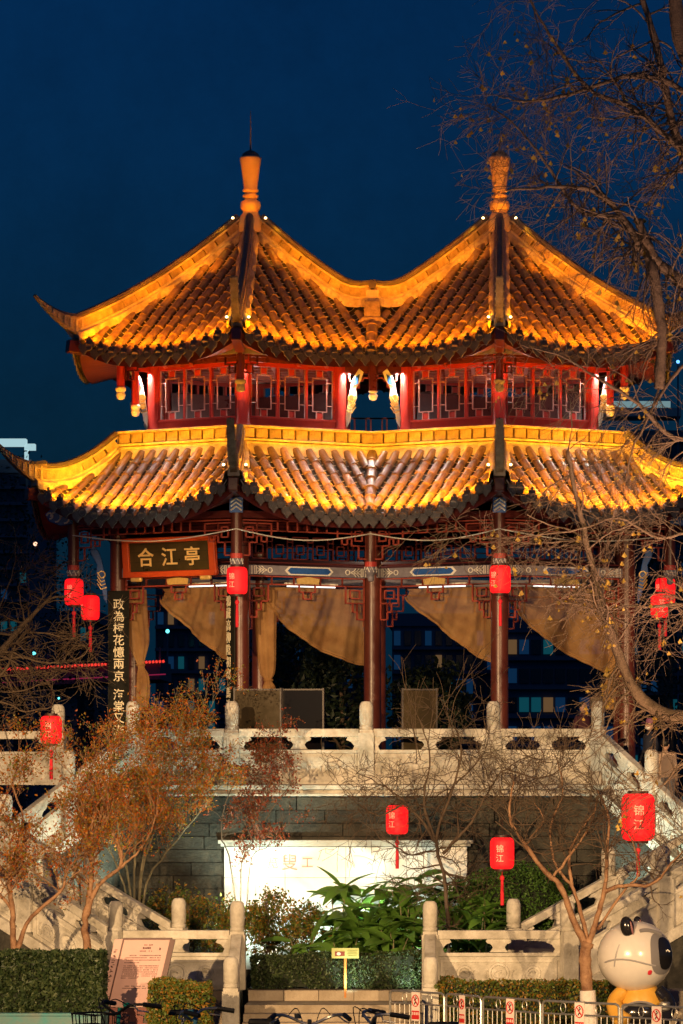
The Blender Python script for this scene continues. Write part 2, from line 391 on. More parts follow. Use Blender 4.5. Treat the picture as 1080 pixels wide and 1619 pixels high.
stairs('stone_stairs', (-5.5,-4.2,ZF), (-7.6,-6.1,2.78), 1.3, (.63,-.75,0), 'upper stone flight behind the orange-leaved shrubs')
stairs('stone_stairs', (5.5,-4.2,ZF), (7.4,-6.1,2.78), 1.3, (-.63,-.75,0), 'upper stone flight beside the large ginkgo limb')
ZL = .94
LL_far = [(-6.78,-6.9,2.88), (-5.09,-7.4,1.91), (-3.40,-7.9,ZL)]; LL_near = [(-7.83,-7.7,2.94), (-6.12,-8.6,1.95), (-4.41,-9.5,ZL)]
LR_far = [(6.44,-6.9,2.86), (4.65,-7.4,1.89), (2.86,-7.9,.93)]; LR_near = [(7.4,-7.7,2.92), (5.62,-8.6,1.93), (3.84,-9.5,ZL)]
for P, lb in ((LL_far,'inner sloping balustrade of the lower flight behind the pink notice board'), (LL_near,'outer sloping balustrade of the lower flight behind the clipped hedge by the pink board'),
              (LR_far,'inner sloping balustrade of the lower flight behind the round green bush'), (LR_near,'outer sloping balustrade of the lower flight behind the panda statue')):
    t = flight_rail('stair_balustrade', P, lb); stringer(t, P[0], P[2])
stairs('stone_stairs', (-7.4,-7.55,2.8), (-3.95,-9.0,.92), 1.5, (.3,.95,0), 'lower stone flight coming down towards the pink notice board')
stairs('stone_stairs', (7.0,-7.55,2.8), (3.45,-9.0,.92), 1.5, (-.3,.95,0), 'lower stone flight coming down behind the panda statue')
H = (-2.19,-9.5,ZL); I = (-2.16,-11.5,.02); Hr = (1.33,-9.5,ZL); Ir = (1.37,-11.5,.02)
balustrade('stone_balustrade', [LL_near[2], H, I][1:], 'short sloping balustrade beside the front steps, next to the small hedge')
balustrade('stone_balustrade', [Hr, Ir], 'short sloping balustrade beside the front steps, next to the crowd barrier')
t = thing('stone_balustrade', H, 'level stone balustrade with carved panel behind the pink notice board', 'balustrade'); bay(t, LL_near[2], H)
t = thing('stone_balustrade', Hr, 'level stone balustrade with carved roundel behind the whitewashed tree', 'balustrade'); bay(t, Hr, LR_near[2])
mb = MB()
for x0, x1 in ((-7.2,-2.2), (1.35,7.2)): mb.box(((x0+x1)/2,-8.55,.44), (x1-x0-.05,1.9,.94))
tag(mb.build('landing', M['stone2']), 'stone landings at the foot of the two flights', None, kind='structure')
t = thing('front_steps', (-.4,-11,0), 'warm lit stone steps rising from the street to the planter', 'stairs')
for i in range(5):
    mb = MB(); mb.box((-.41,-9.9-.32*i-.16+ .0,(.70-.14*i)/2), (3.2,.318,.70-.14*i)); mb.build('step', M['stone2'], t, bevel=.01)
mb = MB(); mb.box((-.41,-9.32,.345), (3.2,.83,.69)); mb.build('step', M['stone2'], t)
pl = thing('planter', (-.4,-7,0), 'raised planting bed with stone kerb below the lit marble wall', 'planter')
mb = MB(); mb.box((-.41,-7.0,.45), (3.3,3.5,.9)); mb.build('soil', M['soil'], pl)
kerb = MB().box((0,0,0), (.64,.16,.19)).mesh('kerb_stone', M['stone2'])
for i in range(5): inst('kerb_stone', kerb, Matrix.Translation((-1.71+.65*i,-8.83,.79)), pl)

# ================================================================== the double pavilion
PAV = thing('double_pavilion', (0,0,ZF), 'floodlit double-eaved twin hexagonal pavilion with dark tiled roofs and red upper windows', 'pavilion')
HX = 2.598; T30 = math.tan(RAD(30))
class Roof: pass
U = Roof(); U.R = 4.0; U.A = 4.0*.866; U.amin = .22; U.lift = .46; U.n = 14
U.prof = lambda a: 16.3-.97*a+.026*a*a
Lw = Roof(); Lw.R = 4.9; Lw.A = 4.9*.866; Lw.amin = 2.66; Lw.lift = .74; Lw.n = 17
Lw.prof = lambda a: 11.45-1.02*(a-2.6)+.07*(a-2.6)**2
def lift(rf, a, q):
    t = (a-rf.amin)/(rf.A-rf.amin); t = max(0, t)
    return rf.lift*(t**2.2)*(min(1,abs(q))**2.6)
def surf(rf, th, a, s, dz=0, sx=-1):
    c, si = math.cos(RAD(th)), math.sin(RAD(th))
    q = s/(a*T30) if a > 1e-4 else 0
    x = -HX+a*c-s*si; y = a*si+s*c
    z = rf.prof(a)+lift(rf, a, q)+dz
    return V((x if sx < 0 else -x, y, z))
def arange(rf, th, s, gap=.10):
    a0 = max(rf.amin, abs(s)/T30+.13); a1 = rf.A; c, si = math.cos(RAD(th)), math.sin(RAD(th))
    if c > 1e-6: a1 = min(a1, (HX+si*s-gap)/c)
    return a0, a1
FACES = (240, 300, 180, 120, 60, 0)
# cover tile: tapered half barrel with a thick lower lip, runs along +x, length .33
mb = MB(); n = 6
ring = lambda x, r, dz: [(x, r*math.cos(math.pi*j/n), r*math.sin(math.pi*j/n)+dz) for j in range(n+1)]
vs = ring(0,.090,.0)+ring(.335,.094,.012)+ring(.335,.101,.014)+ring(.358,.101,.014)+ring(.358,.075,.008)
k = n+1
mb.add(vs, [(r*k+j, (r+1)*k+j, (r+1)*k+j+1, r*k+j+1) for r in range(4) for j in range(n)]+[tuple(4*k+j for j in range(k))])
TILE = mb; TILE_ME = mb.mesh('roof_tile', M['tile'], True, 40)
# eave pieces: round tile end with a scalloped drip below, little cloud knobs on top; faces +x
mb = MB(); Mx = Matrix.Rotation(RAD(90),4,'Z')
mb.prism([(.0,-.20),(.055,-.13),(.105,-.09),(.125,-.02),(.10,.045),(.04,.03),(-.04,.03),(-.10,.045),(-.125,-.02),(-.105,-.09),(-.055,-.13)], Matrix.Translation((.03,0,0)) @ Mx, .03)
DRIP_ME = mb.mesh('drip_tile', M['drip'])
mb = MB(); mb.lathe([(.0,-.02),(.098,-.02),(.104,.0),(.098,.02),(.07,.024),(.06,.014),(.0,.018)], M=Matrix.Rotation(RAD(90),4,'Y'), c=(.05,0,.02), n=12)
for dx, dy, dz, r in ((.03,-.045,.125,.036),(.03,.045,.125,.036),(.03,0,.185,.038)):
    mb.lathe([(.0,-r),(r*.7,-r*.7),(r,0),(r*.7,r*.7),(0,r)], c=(dx,dy,dz), n=7)
mb.box((.02,0,.10), (.03,.05,.10))
END_ME = mb.mesh('tile_end', M['drip'], True, 40)

all_tiles = []
def make_roof(rf, name):
    lips = []; pan = MB(); deck = MB(); tiles = []; ends = []
    pitch = rf.R/rf.n
    for sx in (-1, 1):
        for th in FACES:
            if th == 0 and rf is Lw: continue
            nrm0 = V((math.cos(RAD(th))*(-sx), math.sin(RAD(th)), 0))
            # deck under the tiles
            cols = 24
            for i in range(cols):
                for j in range(8):
                    quad = []
                    for (ii, jj) in ((i,j),(i+1,j),(i+1,j+1),(i,j+1)):
                        a = lerp(rf.amin*.98, rf.A-.04, jj/8); s = a*T30*(2*ii/cols-1)
                        p = surf(rf, th, a, s, -.05, sx)
                        if p.x*sx < 0: p.x = 0
                        quad.append(p)
                    if max(abs(p.x) for p in quad) > 1e-4: deck.add(quad, [(0,1,2,3) if sx < 0 else (3,2,1,0)])
            for i in range(rf.n):
                s = (i+.5-rf.n/2)*pitch
                a0, a1 = arange(rf, th, s)
                if a1-a0 > .12:
                    p, q = surf(rf, th, a0, s), surf(rf, th, a1, s); m = max(1, round((q-p).length/.33))
                    for j in range(m):
                        P = surf(rf, th, lerp(a0,a1,j/m), s, .015, sx); Q = surf(rf, th, lerp(a0,a1,(j+1)/m), s, .015, sx)
                        MM = frame(P, Q) @ Matrix.Diagonal(((Q-P).length/.335,1,1,1)) @ Matrix.Translation((random.uniform(-.01,.01),random.uniform(-.006,.006),0)) @ Matrix.Rotation(random.gauss(0,.022),4,'Z')
                        tiles.append((MM, th, a1))
                    if a1 > rf.A-.03:
                        P = surf(rf, th, rf.A, s, .03, sx); ends.append(('tile_end', END_ME, frame(P, P+nrm0)))
            for i in range(rf.n+1):
                s = (i-rf.n/2)*pitch
                a0, a1 = arange(rf, th, s, .02)
                if a1-a0 < .1: continue
                m = max(1, round((a1-a0)*1.25/.15)); hw = pitch/2
                prev = None
                for j in range(m):
                    aa, ab = lerp(a0,a1,j/m), lerp(a0,a1,(j+1)/m)+.012
                    row = []
                    for a, up in ((aa,-.012),(ab,.008),(ab,-.016)):
                        row.append([surf(rf, th, a, s+o*hw, dz+up, sx) for o, dz in ((-.95,.045),(-.5,-.005),(0,-.02),(.5,-.005),(.95,.045))])
                    vs = row[0]+row[1]+row[2]
                    for p in vs:
                        if p.x*sx < 0: p.x = 0
                    pan.add(vs, [(r*5+x, r*5+x+1, r*5+x+6, r*5+x+5) for r in range(2) for x in range(4)]); lips.extend([0]*4+[1]*4)
                if a1 > rf.A-.03:
                    P = surf(rf, th, rf.A, s, .0, sx); ends.append(('drip_tile', DRIP_ME, frame(P, P+nrm0)))
    # valley column between the two hexagons
    for th, yy in ((300,-1),(60,1)):
        c, si = math.cos(RAD(th)), math.sin(RAD(th)); pts = []
        a_lo = rf.amin if rf is Lw else 2.62
        for k in range(8):
            a = lerp(max(a_lo, 2.62), rf.A, k/7); s = (a*c-HX)/si
            p = surf(rf, th, a, s, .03); p.x = 0; pts.append(p)
        L = sum((pts[i+1]-pts[i]).length for i in range(7)); m = max(1, round(L/.33))
        for j in range(m):
            P = pts[0].lerp(pts[-1], j/m); Q = pts[0].lerp(pts[-1], (j+1)/m)
            tiles.append((frame(P, Q) @ Matrix.Diagonal(((Q-P).length/.335,1.3,1.2,1)), th, rf.A))
        ends.append(('tile_end', END_ME, frame(pts[-1], pts[-1]+V((0,yy,0)))))
    d = deck.build(name, M['tile2'], PAV)
    pn = pan.build('pan_tiles', M['tile2'], d, True, sharp=30); pn['kind'] = 'stuff'
    pn.data.materials.append(M['lip']); pn.data.polygons.foreach_set('material_index', lips)
    for nm, me, MM in ends:
        if MM.translation.y < .2: inst(nm, me, MM, d)
    back = MB()
    for nm, me, MM in ends:
        if MM.translation.y >= .2: back.add([MM @ v.co for v in me.vertices], [tuple(p.vertices) for p in me.polygons])
    back.build('rear_eave_tiles', M['drip'], d)['kind'] = 'stuff'
    # lacquered fascia and soffit below the eave
    fas = MB(); sof = MB()
    ain = 2.0 if rf is U else 2.5; zin = 13.42 if rf is U else 10.35
    for sx in (-1,1):
        for th in FACES:
            if th == 0: continue
            N = 22
            for i in range(N):
                e = []
                for ii in (i, i+1):
                    q = 2*ii/N-1; a = rf.A-.10; s = a*T30*q; top = surf(rf, th, a, s, -.07, sx)
                    bi = V(surf(rf, th, ain, ain*T30*q, 0, sx)); bi.z = zin
                    for v in (top, bi):
                        if v.x*sx < 0: v.x = 0
                    e.append((top, top-V((0,0,.20)), bi))
                if abs(e[0][0].x)+abs(e[1][0].x) < 1e-4: continue
                fas.add([e[0][0],e[1][0],e[1][1],e[0][1]], [(0,1,2,3)])
                sof.add([e[0][1],e[1][1],e[1][2],e[0][2]], [(0,1,2,3)])
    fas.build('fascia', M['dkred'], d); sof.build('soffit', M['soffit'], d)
    return d, tiles
dU, tU = make_roof(U, 'upper_roof'); dL, tL = make_roof(Lw, 'lower_roof')
cand = [(MM.translation.y, MM, d) for d, ts in ((dU,tU),(dL,tL)) for MM, th, a1 in ts]
front = [c for c in cand if c[0] < -.9]; front.sort(key=lambda c: c[0])
chosen = front[:300]; ids = set(id(c[1]) for c in chosen)
for y, MM, d in chosen: inst('roof_tile', TILE_ME, MM, d)
for d, ts in ((dU,tU),(dL,tL)):
    mb = MB()
    for MM, th, a1 in ts:
        if id(MM) not in ids: mb.add([MM @ V(p) for p in TILE.v], TILE.f)
    mb.build('cover_tiles', M['tile'], d, True, sharp=40)['kind'] = 'stuff'

# ------------------------------------------------------------------ hip ridges with horns
BR = MB().box((0,0,0), (.282,.15,.20)).mesh('ridge_brick', M['ridge'])
def hip_pt(rf, ang, r, dz=0, sx=-1):
    a = r*.866; z = rf.prof(a)+lift(rf, a, 1)+dz
    x = -HX+r*math.cos(RAD(ang)); y = r*math.sin(RAD(ang))
    return V((x if sx < 0 else -x, y, z))
def hip_ridge(rf, ang, r0, r1, sx, horn, saddle=False):
    N = max(4, round((r1-r0)/.22)); pts = []
    for i in range(N+1):
        r = lerp(r0, r1, i/N); dz = 0
        if saddle: dz = .30*max(0, (r/r1-.72)/.28)**2
        pts.append(hip_pt(rf, ang, r, dz, sx))
    if saddle: pts[-1].x = 0
    off = lambda k: [p+V((0,0,k)) for p in pts]
    mb = MB()
    B = off(.085)
    for i in range(N): mb.beam(B[i], B[i+1]+(B[i+1]-B[i])*.02, .23, .15)
    C = off(.365)
    for i in range(N): mb.beam(C[i], C[i+1]+(C[i+1]-C[i])*.02, .20, .035)
    r_ = mb.build('ridge', M['plaster'], PAV)
    mb = MB(); mb.tube(off(.43), .078, 8); mb.build('ridge_cap', M['cap'], r_, True)
    path = off(.255); L = sum((path[i+1]-path[i]).length for i in range(N)); m = max(1, round(L/.30))
    for j in range(m):
        t = (j+.5)/m*N; i = min(int(t), N-1); c = path[i].lerp(path[i+1], t-i)
        inst('ridge_brick', BR, frame(c, c+(path[i+1]-path[i])) @ Matrix.Diagonal((L/m/.30,1+random.uniform(-.05,.05),1,1)), r_)
    # ragged mortar skirts
    d = (pts[-1]-pts[0]); side = V((-d.y, d.x, 0)).normalized(); mb = MB()
    for sg in (-1,1):
        prevw = .26; fine = 4*N; rows = []
        for i in range(fine+1):
            t = i/4; k = min(int(t), N-1); p = pts[k].lerp(pts[k+1], t-k)
            wv = .15+.05*abs(math.sin(i*.28))+random.uniform(-.012,.012); drop = wv*.62
            rows.append((p+V((0,0,.15)), p+side*sg*.14+V((0,0,.12)), p+side*sg*wv+V((0,0,.13-drop*.35)), p+side*sg*(wv+.03)+V((0,0,-.03-drop*.35))))
        for i in range(fine): 
            for c in range(3): mb.add([rows[i][c], rows[i+1][c], rows[i+1][c+1], rows[i][c+1]], [(0,1,2,3)])
    mb.build('mortar', M['plaster'], r_, True, sharp=50)
    if horn:
        o = V((math.cos(RAD(ang))*(-sx), math.sin(RAD(ang)), 0)); e = pts[-1]; Mh = frame(e, e+o)
        up = []; lo = []; K = 9
        for i in range(K+1):
            t = i/K; x = -.25+1.15*t; zc = .22+.16*t+.66*max(0,t-.15)**1.9*horn; hh = lerp(.25,.02,t**.8)
            up.append((x, zc+hh)); lo.append((x, zc-hh))
        mb = MB(); mb.prism(lo+up[::-1], Mh, .15); hn = mb.build('horn', M['ridge'], r_, bevel=.01)
        mb = MB(); mb.tube([Mh @ V((x,0,z)) for x, z in up], [lerp(.085,.02,i/K) for i in range(K+1)], 6); mb.build('ridge_cap', M['cap'], hn, True)
        mb = MB()
        for i in range(1,K):
            x, z1 = up[i]; z0 = lo[i][1]; mb.box(Mh @ V((x,0,(z0+z1)/2)), (.03,.03,.03))
            mb.prism([(x-.03,z0+.04),(x+.03,z0+.06),(x+.02,z1-.03),(x-.02,z1-.05)], Mh, .19)
        mb.build('horn_scales', M['plaster'], hn)['kind'] = 'stuff'
        mb = MB(); mb.beam(e-o*1.6+V((0,0,-.35 if rf is U else -.25)), e+o*.18+V((0,0,-.16)), .2, .26); mb.build('corner_beam', M['dkred'], r_, bevel=.02)
    return r_
for sx in (-1,1):
    for ang in (210, 270, 150, 90):
        hip_ridge(U, ang, .30, 3.95, sx, .9 if ang in (210,150) else 1.0)
        hip_ridge(Lw, ang, 3.05, 4.85, sx, 1.1 if ang in (210,150) else 1.35)
    for ang in (330, 30): hip_ridge(U, ang, .30, 2.98, sx, 0, True)
mb = MB(); zs = U.prof(2.6)+lift(U,2.6,1)
mb.beam((0,-1.62,zs+.28), (0,1.62,zs+.28), .26, .62); r_ = mb.build('saddle_ridge', M['plaster'], PAV, bevel=.02)
mb = MB(); mb.tube([(0,-1.64,zs+.70),(0,1.64,zs+.70)], .09, 8); mb.build('ridge_cap', M['cap'], r_, True)
mb = MB(); mb.box((0,-1.66,zs+.16), (.34,.10,.40)); mb.prism([(-.32,-.14),(.32,-.14),(.2,-.02),(-.2,-.02)], Matrix.Translation((0,-1.69,zs+.05)), .1); mb.build('saddle_block', M['ridge'], r_, bevel=.03)
# finials
for sx in (-1,1):
    c = V((sx*HX,0,0))
    mb = MB(); mb.lathe([(.34,16.15),(.30,16.45),(.17,16.58),(.16,16.62),(.20,16.66),(.215,16.74),(.20,16.82),(.13,16.86),(.12,16.89),(.165,16.91),(.165,16.96),(.12,16.98),(.118,17.01),(.16,17.03),(.165,17.07),(.14,17.10),(.165,17.30),(.20,17.56),(.225,17.70),(.225,17.74),(.20,17.76)], c, 20)
    f = mb.build('finial', M['finial'], PAV, True, sharp=60)
    mb = MB(); mb.lathe([(.19,17.75),(.17,17.82),(.10,17.87),(.03,17.90)], c, 14); mb.build('finial_cap', M['cap'], f, True)
    mb = MB(); mb.tube([c+V((0,0,17.88)), c+V((0,0,18.1)), c+V((0,0,18.72 if sx < 0 else 18.0))], [.022,.016,.006], 6); mb.build('lightning_rod', M['cap'], f)

# ------------------------------------------------------------------ band between lower roof and upper storey
ring = [(-5.196,-1.5),(-2.598,-3),(0,-1.5),(2.598,-3),(5.196,-1.5),(5.196,1.5),(2.598,3),(0,1.5),(-2.598,3),(-5.196,1.5)]
def inset(k):   # similar outline at hexagon radius 3*k
    out = []
    for i, (x, y) in enumerate(ring):
        cx = -HX if i in (0,1,8,9) else (HX if i in (3,4,5,6) else 0)
        out.append(V((cx+(x-cx)*k, y*k if cx else y-(1-k)*3*.9*(1 if y > 0 else -1)*.62, 0)))
    return out
band = MB(); O1 = inset(.985); bb = None
for i in range(10):
    p, q = O1[i], O1[(i+1)%10]; z = lambda h: V((0,0,h))
    band.beam(p+z(11.44), q+z(11.44), .16, .24); band.beam(p+z(11.86), q+z(11.86), .24, .05); band.beam(p+z(11.60), q+z(11.60), .20, .05)
bb = band.build('roof_band', M['plaster'], PAV, bevel=.01)
bk = MB().box((0,0,0), (.255,.13,.19)).mesh('band_brick', M['ridge'])
for i in range(10):
    p, q = O1[i]+V((0,0,11.73)), O1[(i+1)%10]+V((0,0,11.73)); m = round((q-p).length/.29)
    for j in range(m):
        c = p.lerp(q, (j+.5)/m); inst('band_brick', bk, frame(c, c+(q-p)), bb)
mb = MB()                                                   # scalloped lime skirt above the tile tops
for i in range(10):
    p, q = O1[i], O1[(i+1)%10]; d = (q-p).normalized(); o = V((d.y,-d.x,0)); m = round((q-p).length/.10)
    for j in range(m):
        a, b = p.lerp(q, j/m), p.lerp(q, (j+1)/m); za, zb = [11.24+.07*abs(math.sin((jj/m)*(q-p).length*math.pi/.283)) for jj in (j, j+1)]
        mb.add([a+o*.09+V((0,0,11.5)), b+o*.09+V((0,0,11.5)), b+o*.20+V((0,0,zb)), a+o*.20+V((0,0,za))], [(0,1,2,3)])
mb.build('lime_skirt', M['plaster'], bb)
mb = MB(); Pf = inset(.97); mb.add([p+V((0,0,11.90)) for p in Pf], [tuple(range(10))]); mb.build('gallery_floor', M['plaster'], bb)

# ------------------------------------------------------------------ upper storey
RU = 2.2; ZU0, ZU1 = 11.9, 13.42
post_u = MB().lathe([(.15,0),(.16,.03),(.15,.08),(.135,.12),(.13,ZU1-ZU0)], n=14).mesh('upper_post', M['red'], True, 40)
# one window wall: three leaves with lattice, local x along the wall, z up, y outward negative
Wl = RU-.24
def leaf_bars(w_, h_):
    t = .015; B = []
    bx = lambda x0, z0, x1, z1: B.append((x0, z0, x1, z1))
    def rect(x0, z0, x1, z1):
        bx(x0,z0,x1,z0+t); bx(x0,z1-t,x1,z1); bx(x0,z0+t,x0+t,z1-t); bx(x1-t,z0+t,x1,z1-t)
    rect(w_*.22, h_*.16, w_*.78, h_*.84)
    for z in (.28, .74):
        bx(.0, h_*z, w_*.22, h_*z+t); bx(w_*.78, h_*z, w_, h_*z+t)
    for x in (.36, .60): bx(w_*x, 0, w_*x+t, h_*.16); bx(w_*x, h_*.84, w_*x+t, h_)
    bx(0, 0, t, h_); bx(w_-t, 0, w_, h_); bx(0, 0, w_, t)
    return B
lw = (Wl-.16)/3; lh = 1.02
mb = MB()
for a, b, c, d in leaf_bars(lw, lh): mb.box(((a+c)/2,0,(b+d)/2), (c-a,.035,d-b))
LAT = mb.mesh('lattice', M['lattedge'])
mb = MB(); mb.box((lw*.48,0,lh*.08), (lw*.22,.02,lh*.12))
PLQ = mb.mesh('carved_block', M['red'])
mb = MB(); mb.box((0,0,.11), (Wl,.09,.22)); mb.box((0,0,1.30), (Wl,.09,.09)); mb.box((0,-.05,.225), (Wl,.05,.03))
for x in (-Wl/2+.02, -Wl/6, Wl/6, Wl/2-.02): mb.box((x,0,.74), (.05,.08,1.03))
WF = mb.mesh('window_wall', M['red'])
mb = MB(); mb.box((0,0,1.43), (RU,.16,.16)); LINT = mb.mesh('lintel', M['dkred']); REAR = MB().box((0,.10,.62), (Wl,.03,.86)).mesh('rear_panel', M['dkred'])
for sx in (-1,1):
    vs = [V((sx*HX+RU*math.cos(RAD(a)), RU*math.sin(RAD(a)), ZU0)) for a in (30,90,150,210,270,330)]
    for i, p in enumerate(vs):
        inst('upper_post', post_u, Matrix.Translation(p), PAV)
        q = vs[(i+1)%6]; inner = abs((p.x+q.x)/2) < HX-.8 and abs((p.y+q.y)/2) < .3
        mid = (p+q)/2; MM = frame(mid, q)
        inst('lintel', LINT, MM, PAV)
        if mid.y > .3 and not inner: inst('rear_panel', REAR, MM, PAV)
        if inner: continue
        wl = inst('window_wall', WF, MM, PAV)
        for k in range(3):
            X = MM @ Matrix.Translation((-Wl/2+.045+k*(lw+.035), -.01, .235))
            inst('lattice', LAT, X, wl); inst('carved_block', PLQ, X, wl); inst('carved_block', PLQ, X @ Matrix.Translation((0,0,lh*.84)), wl)
    mb = MB(); c6 = [v+V((0,0,1.36)) for v in vs]; mb.add(c6, [(5,4,3,2,1,0)]); mb.build('upper_ceiling', M['teal'], PAV)
    mb = MB()
    for k in range(-3,4): mb.box((sx*HX+k*.55,0,ZU0+1.33), (.07,3.6,.06)); mb.box((sx*HX,k*.5,ZU0+1.335), (3.6,.06,.05))
    mb.build('ceiling_battens', M['lattice'], PAV)
    # pendant posts, corner boards and carved braces below the upper eave
    for a in (210, 270, 150, 330):
        d = V((math.cos(RAD(a)), math.sin(RAD(a)), 0)); c = V((sx*HX,0,0))+d*2.95
        if abs(c.x) < .3: continue
        mb = MB(); mb.tube([c+V((0,0,13.55)), c+V((0,0,12.80))], .085, 10)
        pd = mb.build('pendant_post', M['dkred'] if a == 270 else M['red'], PAV, True)
        mb = MB(); mb.lathe([(.03,-.26),(.075,-.24),(.10,-.17),(.08,-.11),(.11,-.07),(.11,-.02),(.085,0)], c+V((0,0,12.80)), 10)
        mb.build('carved_drop', M['white'] if a != 270 else M['grey'], pd, True)
        mb = MB(); mb.beam(c+V((0,0,13.22)), c-d*.75+V((0,0,13.22)), .10, .16); mb.build('tie_beam', M['red'], pd)
        if a != 270:
            c2 = V((sx*HX,0,0))+d*2.62
            mb = MB(); mb.tube([c2+V((0,0,13.4)), c2+V((0,0,12.45))], .075, 10); pd2 = mb.build('pendant_post', M['red'], PAV, True)
            mb = MB(); mb.lathe([(.03,-.24),(.07,-.22),(.095,-.15),(.075,-.10),(.10,-.06),(.10,-.02),(.08,0)], c2+V((0,0,12.45)), 10); mb.build('carved_drop', M['white'], pd2, True)
        # painted triangular corner boards
        for sg in (-1,1):
            e = V((math.cos(RAD(a+sg*120)), math.sin(RAD(a+sg*120)), 0))
            o = c+d*.15+V((0,0,13.30)); mb = MB()
            mb.prism([(.06,.28),(.06,0),(.78,0),(.40,.16)], frame(o, o+e), .04); cb = mb.build('corner_board', M['grey'], pd)
            mb = MB(); Mf = frame(o, o+e)
            for k in range(3):
                cc = .16+.17*k; g = [Mf @ V((cc+.05*math.cos(x*.8)*(1-x/14), (-.03 if sg*1 < 0 else .03), .09+.05*math.sin(x*.8)*(1-x/14))) for x in range(9)]
                mb.tube(g, .010, 4)
            mb.build('scroll', M['gold'], cb)
# carved S braces beside the gap and at the outer posts
def brace(x, y, sgn, z0=12.0, mm='white'):
    outl = [(0,0),(.07,.12),(.10,.30),(.16,.48),(.22,.62),(.20,.80),(.30,.98),(.36,1.14),(.26,1.22),(.16,1.06),(.10,.90),(.06,.70),(.02,.45),(-.02,.2)]
    Mb = Matrix.Translation((x,y,z0)) @ Matrix.Diagonal((sgn,1,1,1))
    mb = MB(); mb.prism(outl if sgn > 0 else outl[::-1], Mb, .09); b = mb.build('brace', M[mm], PAV, bevel=.012)
    mb = MB()
    for i in range(4): mb.tube([Mb @ V((.0+.02*i,-.055,.34+.07*i)), Mb @ V((.11,-.06,.30+.075*i)), Mb @ V((.19,-.055,.42+.075*i))], .014, 5)
    mb.tube([Mb @ V((.1+.07*math.cos(g),-.055,.60+.07*math.sin(g))) for g in [i*.7 for i in range(8)]], .016, 5)
    mb.build('gilt_relief', M['gold'], b)
    mb = MB(); mb.prism([(.12,.86),(.24,.9),(.28,1.1),(.18,1.04)], Mb @ Matrix.Translation((0,-.05,0)), .02); mb.build('blue_inlay', M['blue'], b)
for sx in (-1,1):
    brace(sx*.55, -1.12, -sx); brace(sx*4.64, -1.16, sx)
mb = MB(); mb.box((0,-1.1,13.18), (1.2,.12,.16)); mb.tube([(0,-1.2,13.3),(0,-1.2,12.75)], .09, 8); mb.build('gap_tie', M['dkred'], PAV)
def fret(name, Mx, rects, th=.03, dep=.04, m=None, parent=PAV):
    mb = MB()
    for x0, z0, x1, z1 in rects:
        for a, b, c, d in ((x0,z0,x1,z0),(x0,z1,x1,z1),(x0,z0,x0,z1),(x1,z0,x1,z1)):
            mb.boxm(Mx @ Matrix.Translation(((a+c)/2,0,(b+d)/2)), (abs(c-a)+th, dep, abs(d-b)+th))
    return mb.build(name, m or M['lattice'], parent)
fret('gap_fret', Matrix.Translation((-.55,-1.14,13.12)), [(.06,-.16,.34,0),(.12,-.30,.26,-.16),(.34,-.10,.46,0),(.76,-.16,1.04,0),(.84,-.30,.98,-.16),(.64,-.10,.76,0)], .028, .04, M['lattice'])
fret('gap_rail', Matrix.Translation((-.62,.9,12.05)), [(0,0,1.24,.34),(.16,.0,.4,.34),(.5,.0,.74,.34),(.84,.0,1.08,.34)], .03, .04, M['lattice'])
mb = MB(); mb.lathe([(.02,-.2),(.07,-.18),(.10,-.10),(.07,-.05),(.10,-.02),(.09,0)], (0,-1.2,12.75), 10); mb.build('carved_drop', M['white'], PAV, True)
for sx in (-1,1):
    for th in (240,300):                                          # small hanging frets at the upper corners
        n_ = V((math.cos(RAD(th)), math.sin(RAD(th)),0)); e = V((-n_.y, n_.x, 0)); c = V((sx*HX,0,0))+n_*(2.9*.866)
        for sg in (-1,1):
            o = c+e*sg*1.38; 
            if abs(o.x) < .35: continue
            Mx = frame(o+V((0,0,13.28)), o-e*sg+V((0,0,13.28)))
            fret('corner_fret', Mx, [(0,-.16,.30,0),(.06,-.34,.20,-.16),(.30,-.10,.52,0),(0,-.34,.06,-.16)], .025, .035, M['dkred'])

# ------------------------------------------------------------------ lower storey
COLS = [V((x,y,0)) for x, y in ring]
colm = MB().lathe([(.26,0),(.26,.10),(.20,.16),(.185,.22),(.178,1.5),(.170,5.75)], n=18).mesh('column', M['brown'], True, 40)
for p in COLS: inst('column', colm, Matrix.Translation(p+V((0,0,ZF))), PAV)
def cartouche(Mx, L, parent):
    hx = lambda x0, x1, z0, z1, k: [(x0,(z0+z1)/2),(x0+k,z0),(x1-k,z0),(x1,(z0+z1)/2),(x1-k,z1),(x0+k,z1)]
    c = L/2
    mb = MB(); mb.prism(hx(c-.55,c+.55,-.085,.085,.09), Mx @ Matrix.Translation((0,-.092,0)), .012); a = mb.build('cartouche_border', M['white'], parent)
    mb = MB(); mb.prism(hx(c-.49,c+.49,-.062,.062,.07), Mx @ Matrix.Translation((0,-.101,0)), .012); mb.build('cartouche', M['blue'], parent)
    mb = MB()
    for sg in (-1,1):
        o = c+sg*1.02
        for k in range(3):
            for s2 in (-1,1):
                mb.tube([Mx @ V((o+sg*(.05+.07*k), -.095, s2*.085)), Mx @ V((o+sg*(.0+.07*k), -.10, s2*.03)), Mx @ V((o+sg*(-.07+.07*k), -.095, s2*.0))], .011, 4)
        for g in (.17,.21,.27): mb.boxm(Mx @ Matrix.Translation((o+sg*g,-.095,0)), (.022,.014,.17))
        mb.tube([Mx @ V((o-sg*.14+.05*math.cos(g), -.095, .05*math.sin(g))) for g in [i*.9 for i in range(8)]], .012, 4)
    mb.build('painted_scroll', M['white'], parent)['kind'] = 'stuff'
